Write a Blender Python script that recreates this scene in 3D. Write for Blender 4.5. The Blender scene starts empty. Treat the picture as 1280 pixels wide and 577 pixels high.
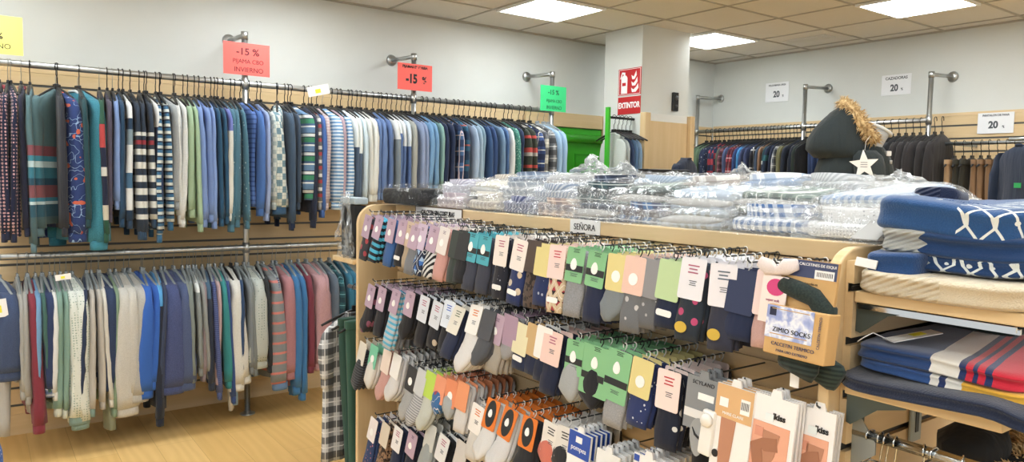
import bpy, bmesh, math, random
from mathutils import Vector, Matrix, noise
R = random.Random(7)
PI = math.pi
sc = bpy.context.scene
COL = sc.collection
# ------------------------------------------------------------------ camera
CX, CY, CAMH = 640.0, 288.5, 1.5
V1 = (1900.0, 246.0); V2 = (-30.0, 211.0)          # vanishing points of the two wall directions
F = math.sqrt(-((V1[0]-CX)*(V2[0]-CX)+(V1[1]-CY)*(V2[1]-CY)))
EX = Vector((V1[0]-CX, V1[1]-CY, F)).normalized()
EY = Vector((V2[0]-CX, V2[1]-CY, F)).normalized()
EZ = EX.cross(EY)
if EZ.y > 0: EZ = -EZ
cam = bpy.data.cameras.new('camera'); camo = bpy.data.objects.new('camera', cam); COL.objects.link(camo)
rt = Vector((EX.x, EY.x, EZ.x)); dn = Vector((EX.y, EY.y, EZ.y)); fw = Vector((EX.z, EY.z, EZ.z))
M = Matrix(((rt.x, -dn.x, -fw.x, 0), (rt.y, -dn.y, -fw.y, 0), (rt.z, -dn.z, -fw.z, CAMH), (0, 0, 0, 1)))
camo.matrix_world = M
cam.sensor_fit = 'HORIZONTAL'; cam.sensor_width = 36; cam.lens = F/1280*36; cam.clip_start = .05
sc.camera = camo

def P(px, py, ax, val):
    """survey helper: where the sight line of a photo pixel meets the plane axis=val"""
    v = Vector((px-CX, py-CY, F)); r = Vector((v.dot(EX), v.dot(EY), v.dot(EZ)))
    c = Vector((0, 0, CAMH)); t = (val-c[ax])/r[ax]
    return c+r*t

# ------------------------------------------------------------------ basics
def link(name, me, m=None, parent=None):
    o = bpy.data.objects.new(name, me); COL.objects.link(o)
    if m is not None:
        for q in (m if isinstance(m, (list, tuple)) else [m]): me.materials.append(q)
    if parent is not None: o.parent = parent
    return o
def empty(name, label, cat, loc=(0, 0, 0), rot=(0, 0, 0), group=None):
    o = bpy.data.objects.new(name, None); COL.objects.link(o)
    o.empty_display_size = .05
    o.location = loc; o.rotation_euler = rot
    return tag(o, label, cat, group)
def tag(o, label, cat, group=None, kind=None):
    o['label'] = label; o['category'] = cat
    if group: o['group'] = group
    if kind: o['kind'] = kind
    return o
def struct(o): o['kind'] = 'structure'; return o

class MB:
    def __init__(s): s.v = []; s.f = []; s.s = []
    def add(s, vs, fs, smooth=False, mtx=None):
        b = len(s.v)
        if mtx is not None: vs = [mtx @ Vector(p) for p in vs]
        s.v += [tuple(p) for p in vs]; s.f += [tuple(i+b for i in f) for f in fs]; s.s += [smooth]*len(fs); return s
    def box(s, x0, x1, y0, y1, z0, z1, mtx=None, bev=0):
        if bev:
            bm = bmesh.new(); bmesh.ops.create_cube(bm, size=1)
            for v in bm.verts:
                v.co = Vector(((x0+x1)/2+v.co.x*(x1-x0), (y0+y1)/2+v.co.y*(y1-y0), (z0+z1)/2+v.co.z*(z1-z0)))
            bmesh.ops.bevel(bm, geom=bm.edges[:], offset=bev, segments=2, affect='EDGES', profile=.5)
            bm.verts.index_update()
            s.add([v.co.copy() for v in bm.verts], [[v.index for v in f.verts] for f in bm.faces], False, mtx); bm.free(); return s
        vs = [(x0,y0,z0),(x1,y0,z0),(x1,y1,z0),(x0,y1,z0),(x0,y0,z1),(x1,y0,z1),(x1,y1,z1),(x0,y1,z1)]
        return s.add(vs, [(0,3,2,1),(4,5,6,7),(0,1,5,4),(1,2,6,5),(2,3,7,6),(3,0,4,7)], False, mtx)
    def rings(s, rs, cap=True, smooth=True, mtx=None, closed=True):
        n = len(rs[0]); vs = [p for r in rs for p in r]; fs = []
        for i in range(len(rs)-1):
            for j in range(n if closed else n-1):
                k = (j+1) % n
                fs.append((i*n+j, i*n+k, (i+1)*n+k, (i+1)*n+j))
        if cap and closed:
            fs.append(tuple(range(n-1, -1, -1))); fs.append(tuple((len(rs)-1)*n+j for j in range(n)))
        return s.add(vs, fs, smooth, mtx)
    def tube(s, pts, r, n=8, mtx=None, cap=True):
        pts = [Vector(p) for p in pts]; rs = []
        up = None
        for i, p in enumerate(pts):
            d = (pts[min(i+1, len(pts)-1)]-pts[max(i-1, 0)]).normalized()
            if up is None:
                up = Vector((0, 0, 1)) if abs(d.z) < .9 else Vector((1, 0, 0))
            a = d.cross(up)
            if a.length < 1e-4: a = d.orthogonal()
            a.normalize(); b = a.cross(d).normalized(); up = b
            rr = r[i] if isinstance(r, (list, tuple)) else r
            rs.append([p+a*rr*math.cos(2*PI*k/n)+b*rr*math.sin(2*PI*k/n) for k in range(n)])
        return s.rings(rs, cap, True, mtx)
    def prism(s, prof, d0, d1, axis='x', mtx=None, smooth=False):
        """closed outline extruded along an axis; outline given in the two other axes"""
        def q(p, d):
            return {'x': (d, p[0], p[1]), 'y': (p[0], d, p[1]), 'z': (p[0], p[1], d)}[axis]
        n = len(prof); vs = [q(p, d0) for p in prof]+[q(p, d1) for p in prof]
        fs = [(i, (i+1) % n, n+(i+1) % n, n+i) for i in range(n)]+[tuple(range(n-1, -1, -1)), tuple(range(n, 2*n))]
        return s.add(vs, fs, smooth, mtx)
    def mesh(s, name):
        me = bpy.data.meshes.new(name); me.from_pydata(s.v, [], s.f)
        me.polygons.foreach_set('use_smooth', s.s)
        bm = bmesh.new(); bm.from_mesh(me); bmesh.ops.recalc_face_normals(bm, faces=bm.faces); bm.to_mesh(me); bm.free()
        me.update(); return me
    def build(s, name, m, parent=None): return link(name, s.mesh(name), m, parent)

# ------------------------------------------------------------------ materials
DES = [0.0]      # cloth colours are slightly greyed
def lin(c):
    if isinstance(c, str): c = tuple(int(c[i:i+2], 16)/255 for i in (0, 2, 4))
    c = tuple((x/12.92 if x <= .04045 else ((x+.055)/1.055)**2.4) for x in c[:3]); g_ = .3*c[0]+.5*c[1]+.2*c[2]
    return tuple(x+(g_-x)*DES[0] for x in c)+(1,)
class NT:
    def __init__(s, name):
        s.m = bpy.data.materials.new(name); s.m.use_nodes = True; s.t = s.m.node_tree; s.t.nodes.clear()
        s.out = s.n('ShaderNodeOutputMaterial'); s.b = s.n('ShaderNodeBsdfPrincipled'); s.l(s.b, 'BSDF', s.out, 'Surface')
    def n(s, ty, **k):
        q = s.t.nodes.new(ty)
        for a, b in k.items(): setattr(q, a, b)
        return q
    def l(s, a, ao, b, bi): s.t.links.new(a.outputs[ao] if isinstance(ao, (int, str)) else ao, b.inputs[bi]); return b
    def val(s, x, b, i):
        if isinstance(x, tuple) and len(x) == 2 and hasattr(x[0], 'outputs'): s.t.links.new(x[0].outputs[x[1]], b.inputs[i])
        else: b.inputs[i].default_value = x
    def math(s, op, a, b=0.0, c=None):
        q = s.n('ShaderNodeMath', operation=op); s.val(a, q, 0); s.val(b, q, 1)
        if c is not None: s.val(c, q, 2)
        return (q, 0)
    def mix(s, f, a, b):
        q = s.n('ShaderNodeMix', data_type='RGBA'); s.val(f, q, 0); s.val(a, q, 6); s.val(b, q, 7); return (q, 2)
    def ramp(s, f, stops, interp='CONSTANT'):
        q = s.n('ShaderNodeValToRGB'); q.color_ramp.interpolation = interp; s.val(f, q, 0)
        els = q.color_ramp.elements
        while len(els) > 1: els.remove(els[-1])
        els[0].position = stops[0][0]; els[0].color = lin(stops[0][1]) if isinstance(stops[0][1], (str,)) else stops[0][1]
        for p, c in stops[1:]:
            e = els.new(min(max(p, 0), 1)); e.color = lin(c) if isinstance(c, str) else c
        return (q, 0)
    def coord(s, kind='Object'):
        t = s.n('ShaderNodeTexCoord'); x = s.n('ShaderNodeSeparateXYZ'); s.l(t, kind, x, 0)
        s.tc = (t, kind); s.x = (x, 0); s.y = (x, 1); s.z = (x, 2)
        return t
    def noise(s, scale, detail=2, vec=None, mapscale=None):
        q = s.n('ShaderNodeTexNoise'); q.inputs['Scale'].default_value = scale; q.inputs['Detail'].default_value = detail
        if mapscale:
            mp = s.n('ShaderNodeMapping'); mp.inputs['Scale'].default_value = mapscale
            s.t.links.new(s.tc[0].outputs[s.tc[1]], mp.inputs[0]); s.t.links.new(mp.outputs[0], q.inputs['Vector'])
        elif hasattr(s, 'tc'): s.t.links.new(s.tc[0].outputs[s.tc[1]], q.inputs['Vector'])
        return (q, 0)
    def bump(s, h, strength=.3, dist=.01):
        q = s.n('ShaderNodeBump'); q.inputs['Strength'].default_value = strength; q.inputs['Distance'].default_value = dist
        s.val(h, q, 'Height'); s.t.links.new(q.outputs[0], s.b.inputs['Normal'])
    def done(s, col, rough=.8, metal=0, spec=None):
        s.val(col if not isinstance(col, str) else lin(col), s.b, 'Base Color')
        s.b.inputs['Roughness'].default_value = rough; s.b.inputs['Metallic'].default_value = metal
        if spec is not None: s.b.inputs['Specular IOR Level'].default_value = spec
        return s.m
_mc = {}
def plain(name, c, rough=.6, metal=0, var=.06, scale=30, spec=None):
    k = (name, c, rough, metal)
    if k in _mc: return _mc[k]
    t = NT(name); t.coord(); n = t.noise(scale, 3)
    a = lin(c); b = tuple(min(1, x*(1-var)) for x in a[:3])+(1,)
    _mc[k] = t.done(t.mix(n, a, b), rough, metal, spec); return _mc[k]
def fabric(spec):
    """spec: tuple describing the woven or printed cloth; patterns sit in the object's own coordinates"""
    if isinstance(spec, str): spec = ('plain', spec)
    if spec in _mc: return _mc[spec]
    DES[0] = .16
    t = NT('fabric_'+spec[0]); t.coord(); kind = spec[0]; a = spec[1:]
    dep = t.math('ADD', t.x, t.y)
    def band(v, period, frac, off=0.0):       # 1 inside the first frac of each period
        fr = t.math('FRACT', t.math('ADD', t.math('DIVIDE', v, period), 50+off)); return t.math('LESS_THAN', fr, frac)
    rough = .9
    if kind == 'plain': col = lin(a[0])
    elif kind == 'heather':
        col = t.mix(t.ramp(t.noise(260, 2), [(0.35, (0,0,0,1)), (.65, (1,1,1,1))], 'LINEAR'), lin(a[0]), lin(a[1]))
    elif kind == 'stripes':                   # (period, ((pos, colour), ...))
        fr = t.math('FRACT', t.math('ADD', t.math('DIVIDE', t.z, a[0]), 50.0)); col = t.ramp(fr, a[1])
    elif kind == 'zones':                     # ((z from rail, colour), ...) downwards
        f = t.math('MULTIPLY', t.z, -1.0); col = t.ramp(f, [(z, c) for z, c in a[0]])
    elif kind == 'dots':
        q = t.n('ShaderNodeTexVoronoi'); q.inputs['Scale'].default_value = a[2]
        q.inputs['Randomness'].default_value = a[4] if len(a) > 4 else .25
        t.l(t.tc[0], 'Object', q, 'Vector'); col = t.mix(t.math('LESS_THAN', (q, 0), a[3]), lin(a[0]), lin(a[1]))
    elif kind == 'plaid':                     # base, dark, light, period
        p = a[3]
        col = t.mix(t.math('MULTIPLY', band(t.z, p, .45), .75), lin(a[0]), lin(a[1]))
        col = t.mix(t.math('MULTIPLY', band(dep, p, .45), .6), col, lin(a[1]))
        col = t.mix(band(t.z, p, .07, .3), col, lin(a[2])); col = t.mix(band(dep, p, .07, .3), col, lin(a[2]))
    elif kind == 'check':
        q = t.n('ShaderNodeTexChecker'); q.inputs['Scale'].default_value = a[2]
        cb = t.n('ShaderNodeCombineXYZ'); t.val(dep, cb, 0); cb.inputs[1].default_value = .001; t.val(t.z, cb, 2)
        t.l(cb, 0, q, 'Vector'); q.inputs[1].default_value = lin(a[0]); q.inputs[2].default_value = lin(a[1])
        col = (q, 0)
        if len(a) > 3:
            w = t.math('MAXIMUM', band(t.z, 1/a[2], .06, .5), band(dep, 1/a[2], .06, .5)); col = t.mix(t.math('MULTIPLY', w, .5), col, lin(a[3]))
    elif kind == 'gingham':
        p = a[2]; m = t.math('ADD', band(t.z, p, .5), band(dep, p, .5)); m = t.math('MULTIPLY', m, .5); col = t.mix(m, lin(a[0]), lin(a[1]))
    elif kind == 'argyle':                    # base, diamond1, diamond2, line, period
        u = t.math('ADD', t.math('MULTIPLY', dep, 1.5), t.z); v = t.math('SUBTRACT', t.math('MULTIPLY', dep, 1.5), t.z)
        A = band(u, a[4], .5); B = band(v, a[4], .5)
        both = t.math('MULTIPLY', A, B); row = band(t.z, a[4], .5)
        d = t.mix(row, lin(a[1]), lin(a[2])); col = t.mix(both, lin(a[0]), d)
        ln = t.math('MAXIMUM', band(u, a[4], .05, .25), band(v, a[4], .05, .25)); col = t.mix(ln, col, lin(a[3]))
    elif kind == 'diag':
        u = t.math('ADD', dep, t.z); col = t.mix(band(u, a[2], .5), lin(a[0]), lin(a[1]))
    elif kind == 'scribble':
        n = t.noise(22, 1); e = t.math('ABSOLUTE', t.math('SUBTRACT', n, .5)); col = t.mix(t.math('LESS_THAN', e, .012), lin(a[0]), lin(a[1]))
        n2 = t.noise(26, 0); e2 = t.math('GREATER_THAN', n2, .72); col = t.mix(e2, col, lin(a[2]))
    elif kind == 'leopard':
        n = t.noise(70, 1); col = t.mix(t.math('GREATER_THAN', n, .53), lin(a[0]), lin(a[1]))
    w = t.noise(420, 1); col2 = t.mix(t.math('MULTIPLY', w, .22), col, (0.02, .02, .025, 1) if kind != 'x' else col)
    t.b.inputs['Sheen Weight'].default_value = .12
    f1 = t.noise(1.0, 2, mapscale=(38, 26, 5)); t.bump(f1, .5, .012)
    DES[0] = 0.0; _mc[spec] = t.done(col2, rough, 0, .25); return _mc[spec]

def wood(name, c1, c2, axis, scale=1.0, rough=.45):
    k = (name, axis)
    if k in _mc: return _mc[k]
    t = NT(name); t.coord()
    ms = [18, 18, 18]; ms[axis] = 1.2
    n = t.noise(scale, 4, mapscale=tuple(ms)); n2 = t.noise(scale*5, 3, mapscale=tuple(ms))
    col = t.mix(t.ramp(n, [(.3, (0,0,0,1)), (.7, (1,1,1,1))], 'LINEAR'), lin(c1), lin(c2))
    col = t.mix(t.math('MULTIPLY', n2, .18), col, lin('a9824f'))
    _mc[k] = t.done(col, rough, 0, .4); return _mc[k]
MAPLE_X = wood('maple_wood', 'e4cba2', 'dabf90', 0); MAPLE_Y = wood('maple_wood', 'e4cba2', 'dabf90', 1); MAPLE_Z = wood('maple_wood', 'e3c99f', 'd9bd8d', 2)
STEEL = plain('brushed_steel', 'b9bcbb', .32, .9, .1, 60)
CHROME = plain('chrome', 'cfd2d2', .15, 1, .05)
DARKMETAL = plain('dark_metal', '2b2d2e', .4, .6)
GREYMETAL = plain('painted_grey_metal', '9da3a0', .45, .5)
BLACKP = plain('black_plastic', '17181a', .35, 0, .2)
WHITEP = plain('white_plastic', 'eceae4', .4)
PAPER = plain('white_paper', 'eeeeec', .7, 0, .03)
def clearmat(name='clear_plastic_film', base=.07, tint='e8f0f2', haze=.035, fr_=.22, ridge=.20):
    k = (name, base)
    if k in _mc: return _mc[k]
    t = NT(name); t.t.nodes.remove(t.b); t.coord()
    tr = t.n('ShaderNodeBsdfTransparent'); gl = t.n('ShaderNodeBsdfGlossy'); gl.inputs['Roughness'].default_value = .22
    df = t.n('ShaderNodeBsdfDiffuse'); df.inputs[0].default_value = lin(tint)
    fr = t.n('ShaderNodeLayerWeight'); fr.inputs[0].default_value = .25
    n = t.noise(38, 3); r = t.math('SUBTRACT', n, .5); r = t.math('ABSOLUTE', r); cr = t.ramp(r, [(0, (1,1,1,1)), (.035, (0,0,0,1))], 'LINEAR')
    m1 = t.n('ShaderNodeMixShader'); a = t.math('ADD', t.math('MULTIPLY', (fr, 1), fr_), base); t.val(a, m1, 0); t.l(tr, 0, m1, 1); t.l(gl, 0, m1, 2)
    m2 = t.n('ShaderNodeMixShader'); t.val(t.math('ADD', t.math('MULTIPLY', cr, ridge), haze), m2, 0); t.l(m1, 0, m2, 1); t.l(df, 0, m2, 2)
    bp = t.n('ShaderNodeBump'); bp.inputs['Strength'].default_value = .6; bp.inputs['Distance'].default_value = .01; t.val(n, bp, 'Height'); t.l(bp, 0, gl, 'Normal')
    t.l(m2, 0, t.out, 'Surface'); _mc[k] = t.m; return t.m
FILM = clearmat()

def text(body, size, loc, rot, m, parent, name='lettering', align='CENTER', xs=1.0, bold=0.0, sp=1.0):
    c = bpy.data.curves.new(name, 'FONT'); c.body = body; c.size = size; c.align_x = align; c.align_y = 'CENTER'
    c.extrude = .0004; c.offset = bold; c.space_character = sp; c.materials.append(m)
    o = bpy.data.objects.new(name, c); COL.objects.link(o); o.location = loc; o.rotation_euler = rot; o.scale = (xs, 1, 1)
    o.parent = parent
    me = bpy.data.meshes.new_from_object(o); l_, r_, s_ = o.location.copy(), o.rotation_euler.copy(), o.scale.copy(); bpy.data.objects.remove(o)
    o = bpy.data.objects.new(name, me); COL.objects.link(o); o.location = l_; o.rotation_euler = r_; o.scale = s_; o.parent = parent
    return o
INK = plain('black_ink', '1c1c1e', .6); DARKRED = plain('dark_red_ink', '5a1420', .6); GREENINK = plain('dark_green_ink', '0c4a30', .6)
GREYINK = plain('grey_ink', '50555c', .6)

# ------------------------------------------------------------------ room
YW, XR, ZC = 4.95, 6.15, 2.715
XL, YB = -3.4, -3.4
t = NT('painted_wall'); t.coord(); n = t.noise(6, 3); WALLM = t.done(t.mix(n, lin('d9dcd8'), lin('d3d6d1')), .85, 0, .2)
t = NT('laminate_oak_floor'); t.coord()
mp = t.n('ShaderNodeMapping'); mp.inputs['Rotation'].default_value = (0, 0, PI/2); t.l(t.tc[0], 'Object', mp, 0)
bk = t.n('ShaderNodeTexBrick'); t.l(mp, 0, bk, 'Vector'); bk.offset = .37
for k, v in (('Scale', 1.0), ('Mortar Size', .0012), ('Brick Width', 1.28), ('Row Height', .19), ('Bias', 0.0)): bk.inputs[k].default_value = v
bk.inputs['Color1'].default_value = lin('e3bd7c'); bk.inputs['Color2'].default_value = lin('d8ae69'); bk.inputs['Mortar'].default_value = lin('b0874a')
wv = t.n('ShaderNodeTexWave'); wv.bands_direction = 'X'; wv.inputs['Scale'].default_value = 3.5; wv.inputs['Distortion'].default_value = 9; wv.inputs['Detail'].default_value = 3
wv.inputs['Detail Scale'].default_value = .9
mp2 = t.n('ShaderNodeMapping'); mp2.inputs['Scale'].default_value = (1.6, .28, 1); t.l(t.tc[0], 'Object', mp2, 0); t.l(mp2, 0, wv, 'Vector')
n = t.noise(1, 4, mapscale=(60, 2.2, 1))
c = t.mix(t.math('MULTIPLY', (wv, 1), .28), (bk, 0), lin('c1944f')); c = t.mix(t.math('MULTIPLY', n, .25), c, lin('efcf95'))
FLOORM = t.done(c, .38, 0, .4)
t = NT('mineral_ceiling_tile'); t.coord(); n = t.noise(240, 2); n2 = t.noise(3, 2)
CEILM = t.done(t.mix(t.math('MULTIPLY', t.math('GREATER_THAN', n, .62), .25), t.mix(n2, lin('e2e0da'), lin('dcd9d2')), lin('b8b4aa')), .95, 0, .1)
struct(MB().box(XL, XR, YB, YW, -.1, 0).build('floor', FLOORM))
struct(MB().box(XL, XR, YB, YW, ZC, ZC+.1).build('ceiling', CEILM))
struct(MB().box(XL, XR+.15, YW, YW+.15, -.1, ZC+.1).build('wall_left', WALLM))
struct(MB().box(XR, XR+.15, YB, YW, -.1, ZC+.1).build('wall_right', WALLM))
# ceiling tee bars
TX = [.105+.588*k for k in range(-6, 11)]; TY = [4.44-.568*k for k in range(-0, 14)]
g = MB()
for x in TX:
    if XL < x < XR: g.box(x-.008, x+.008, YB, YW, ZC-.006, ZC+.01)
for y in TY:
    g.box(XL, XR, y-.008, y+.008, ZC-.0065, ZC+.01)
g.box(XL, XR, YW-.02, YW, ZC-.012, ZC); g.box(XR-.02, XR, YB, YW, ZC-.012, ZC)
o = g.build('trim_1', plain('tee_bar_metal', 'b3aea2', .6)); struct(o)
# ceiling light panels : bays of the tee grid
t = NT('light_diffuser'); t.coord(); t.b.inputs['Emission Color'].default_value = (.93, .975, 1, 1); t.b.inputs['Emission Strength'].default_value = 20.0
DIFF = t.done('ffffff', .5)
LFRAME = plain('white_lamp_frame', 'f2f2ee', .4)
where = {(3, 0): 'left of the white pillar', (6, 0): 'just right of the white pillar', (6, 3): 'at the top right of the room'}
for ix in (-6, -3, 0, 3, 6):
    for iy in (0, 3, 6, 9, 12):
        xa = .105+.588*(ix+2); xb = xa+.588; yb = 4.44-.568*iy; ya = yb-.568
        if xb > XR or xa < XL or ya < YB: continue
        lab = where.get((ix, iy)) or {0: 'near the left wall', 3: 'in the second row from the left wall', 6: 'in the third row', 9: 'in the fourth row', 12: 'in the last row'}[iy]
        e = empty('ceiling_light', 'square glowing white ceiling light panel '+lab, 'ceiling light', ((xa+xb)/2, (ya+yb)/2, ZC-.008), group='square ceiling light panels')
        w, h = (xb-xa)/2-.01, (yb-ya)/2-.01; f = MB()
        for (x0, x1, y0, y1) in ((-w, w, -h, -h+.02), (-w, w, h-.02, h), (-w, -w+.02, -h+.02, h-.02), (w-.02, w, -h+.02, h-.02)): f.box(x0, x1, y0, y1, -.012, .006)
        f.build('frame', LFRAME, e)
        MB().box(-w+.022, w-.022, -h+.022, h-.022, -.007, -.001).build('diffuser', DIFF, e)
# ceiling vent
e = empty('ceiling_vent', 'slim white slotted air vent set in a ceiling tile beside the right wall', 'air vent', (5.66, 3.6, ZC-.008))
f = MB()
for (x0, x1, y0, y1) in ((-.08, .08, -.20, -.17), (-.07, .07, .17, .19), (-.07, -.055, -.17, .17), (.055, .07, -.17, .17)): f.box(x0, x1, y0, y1, -.008, .006)
f.build('frame', plain('vent_white', 'd8d6cc', .5), e)
for k in range(3): MB().box(-.035+.028*k, -.02+.028*k, -.17, .17, -.01, .004).build('slat', plain('vent_white', 'd8d6cc', .5), e)

# ------------------------------------------------------------------ slatwall (grooved boards)
GRV = plain('groove_strip', '5d5e5c', .5, .3)
def slat_profile(z0, z1, first, step=.1, d=.018, g=.007):
    pr = [(0, z0), (d, z0)]; zs = []
    z = first
    while z > z0+.03: zs.append(z); z -= step
    for z in sorted(zs):
        pr += [(d, z-g), (d-.010, z-g-.002), (d-.010, z+g+.002), (d, z+g)]
    pr += [(d, z1), (0, z1)]
    return pr, zs
def slatwall(name, label, a0, a1, z0, z1, side, first=1.97):
    pr, zs = slat_profile(z0, z1, first)
    e = empty(name, label, 'wall panel')
    sgn = -1
    if side == 'left':
        MB().prism([(YW-.004-p[0], p[1]) for p in pr], a0, a1, 'x').build('grooved_board', MAPLE_X, e)
        MB().box(a0, a1, YW-.024, YW, z1+.001, z1+.024).build('top_moulding', MAPLE_X, e)
        s = MB()
        for z in zs: s.box(a0, a1, YW-.0150, YW-.0125, z-.0068, z+.0068)
        s.build('groove_strips', GRV, e)
    else:
        MB().prism([(XR-.004-p[0], p[1]) for p in pr], a0, a1, 'y').build('grooved_board', MAPLE_Y, e)
        MB().box(XR-.024, XR, a0, a1, z1+.001, z1+.024).build('top_moulding', MAPLE_Y, e)
        s = MB()
        for z in zs: s.box(XR-.0150, XR-.0125, a0, a1, z-.0068, z+.0068)
        s.build('groove_strips', GRV, e)
    return e
slatwall('slatwall', 'pale wood grooved wall panelling behind the pyjama rails on the left wall', -1.2, 3.70, .12, 2.04, 'left')
slatwall('slatwall', 'short pale wood grooved wall panelling in the far corner right of the pillar', 4.9, XR-.03, .002, 2.035, 'left')
slatwall('slatwall', 'pale wood grooved wall panelling behind the coats on the right wall', .2, YW-.03, .12, 2.045, 'right')
o = MB().box(-1.2, 3.70, YW-.02, YW-.002, 0, .118).build('baseboard_left', MAPLE_X); struct(o)
o = MB().box(XR-.02, XR-.002, .2, YW-.03, 0, .118).build('baseboard_right', MAPLE_Y); struct(o)
# green door in the left wall with a wooden lintel and post
e = bpy.data.objects.new('door_1', None); COL.objects.link(e); e['kind'] = 'structure'
GR = plain('green_paint', '3fae2c', .35, 0, .08); GRD = plain('green_paint_dark', '2f9a22', .4, 0, .08)
d = MB().box(3.74, 4.57, YW-.03, YW-.001, 0, 1.95); d.build('door_leaf', GR, e)
for (x0, x1, z0, z1) in ((3.83, 4.16, 1.15, 1.73), (4.26, 4.47, 1.15, 1.73), (3.83, 4.16, .2, .95), (4.26, 4.47, .2, .95)):
    q = MB()
    q.box(x0, x1, YW-.036, YW-.03, z0, z0+.014); q.box(x0, x1, YW-.036, YW-.03, z1-.014, z1); q.box(x0, x0+.014, YW-.036, YW-.03, z0+.014, z1-.014); q.box(x1-.014, x1, YW-.036, YW-.03, z0+.014, z1-.014)
    q.build('raised_moulding', GRD, e)
q = MB(); q.tube([(3.74, YW-.05, 1.86), (4.57, YW-.05, 1.86)], .035, 14); q.build('roller_shutter_box', GR, e)
o = MB().box(3.705, 4.575, YW-.045, YW, 1.955, 2.075, bev=.003).build('trim_2', MAPLE_X); struct(o)
o = MB().box(4.58, 4.63, YW-.06, YW, 0, 2.075, bev=.003).build('trim_3', MAPLE_Z); struct(o)
# ------------------------------------------------------------------ pillar
PX0, PX1, PY0, PY1 = 4.22, 4.77, 4.10, 4.52
o = MB().box(PX0, PX1, PY0, PY1, 0, ZC).build('wall_pillar', WALLM); struct(o)
e = empty('wooden_column_cladding', 'pale wood panel cladding the lower front of the white pillar between two posts', 'wood panel', (PX0, PY0, 0))
MB().box(.06, .52, -.028, -.002, 0, 1.975).build('panel', MAPLE_Z, e)
MB().box(.06, .52, -.022, -.002, 1.976, 2.035).build('white_rail', plain('white_paint', 'e4e5e0', .6), e)
MB().box(-.005, .055, -.06, -.002, 0, 2.035, bev=.003).build('post', MAPLE_Z, e)
MB().box(.525, .575, -.06, -.002, 0, 2.035, bev=.003).build('post', MAPLE_Z, e)
# extinguisher sign on the pillar's left face
e = empty('extinguisher_sign', 'red EXTINTOR fire extinguisher sign on the left face of the white pillar', 'sign', (PX0-.002, 4.225, 2.235))
RED = plain('sign_red', 'c01f26', .45, 0, .04); WHT = plain('sign_white', 'f4f4f2', .5, 0, .02)
ry = Matrix.Rotation(-PI/2, 4, 'Z')
MB().box(-.003, 0, -.125, .125, -.055, .155).build('pictogram_plate', RED, e)
MB().box(-.003, 0, -.125, .125, -.205, -.068).build('word_plate', RED, e)
b = MB()
for (y0, y1, z0, z1) in ((-.118, .118, .146, .149), (-.118, .118, -.05, -.047), (-.118, -.115, -.05, .149), (.115, .118, -.05, .149)): b.box(-.0045, -.003, y0, y1, z0, z1)
b.build('white_border', WHT, e)
b = MB(); pts = []
for k in range(9): a = PI*k/8; pts.append((.058+.034*math.cos(a), .075+.03*math.sin(a)))
pts = [(.092, -.04), ]+pts+[(.024, -.04)]
b.prism(pts, -.0045, -.003, 'x'); b.build('extinguisher_shape', WHT, e)
b = MB(); b.prism([(.05, .105), (.05, .125), (.085, .13), (.105, .08), (.098, .075), (.08, .115), (.068, .113), (.068, .105)], -.0045, -.003, 'x'); b.build('hose_shape', WHT, e)
MB().box(-.0055, -.0046, .04, .08, .02, .045).build('red_label', RED, e)
for k in range(3):
    b = MB(); z = -.035+.05*k; s_ = 1-.12*k
    b.prism([(-.03, z), (-.07*s_, z+.0), (-.1*s_, z+.03), (-.095*s_, z+.065), (-.075*s_, z+.04), (-.045, z+.02), (-.02, z+.035)], -.0045, -.003, 'x'); b.build('flame_shape', WHT, e)
rotm = (PI/2, 0, -PI/2)
text('EXTINTOR', .062, (-.0045, 0, -.137), rotm, WHT, e, xs=.78, bold=.0022)
# small black box on the front face
e = empty('wall_switch_box', 'small black box with a round dial fixed on the front of the white pillar', 'control box', (4.60, PY0, 2.145))
MB().box(-.03, .03, -.025, 0, -.075, .075, bev=.004).build('body', BLACKP, e)
b = MB(); b.tube([(0, -.026, .03), (0, -.036, .03)], .018, 14); b.build('dial', plain('dark_grey_plastic', '4a4b4d', .3), e)
b = MB(); b.tube([(0, -.026, -.035), (0, -.032, -.035)], .011, 14); b.build('button', plain('dark_grey_plastic', '4a4b4d', .3), e)
# ------------------------------------------------------------------ clothes racks
YR = 4.607; ZU = 2.045; ZLO = 1.047
def pipe(x0, x1, r=.0175): return MB().tube([x0, x1], r, 12)
def rack(label, posts, a0, a1, rails, side):
    e = empty('clothes_rack', label, 'clothes rack')
    def W(a, d, z): return (a, YR+d, z) if side == 'left' else (5.80+d, a, z)
    wall = (YW-YR) if side == 'left' else (XR-5.80)
    for z in rails: pipe(W(a0, 0, z), W(a1, 0, z)).build('rail', STEEL, e)
    for a in posts:
        p = pipe(W(a, 0, 0), W(a, 0, 2.35)).build('upright', STEEL, e)
        MB().tube([W(a, 0, 0), W(a, 0, .006), W(a, 0, .0061), W(a, 0, .02)], [.045, .045, .024, .022], 20).build('foot', STEEL, p)
        q = pipe(W(a, 0, 2.335), W(a, wall-.004, 2.35), .014).build('wall_arm', STEEL, e)
        MB().tube([W(a, wall-.016, 2.35), W(a, wall-.001, 2.35)], [.034, .042], 20).build('wall_flange', STEEL, q)
        for z in rails: MB().tube([W(a, 0, z-.032), W(a, 0, z+.032)], .022, 14).build('rail_joint', STEEL, p)
        MB().tube([W(a, 0, 2.31), W(a, 0, 2.356)], .021, 14).build('elbow_joint', STEEL, p)
    return e
rack('long steel clothes rack with an upper and a lower rail along the left wall', [1.335, 2.49, 3.735], -.9, 3.735, [ZU, ZLO], 'left')
rack('steel clothes rack with black hangers along the right wall', [4.86, 3.69, 2.655], 2.655, 4.86, [1.995, 1.0], 'right')
e = empty('clothes_rail', 'short steel rail on slatwall arms at the right holding corduroy trousers', 'clothes rail')
pipe((5.8, 2.56, 1.815), (5.8, .9, 1.815), .013).build('rail', STEEL, e)
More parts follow.
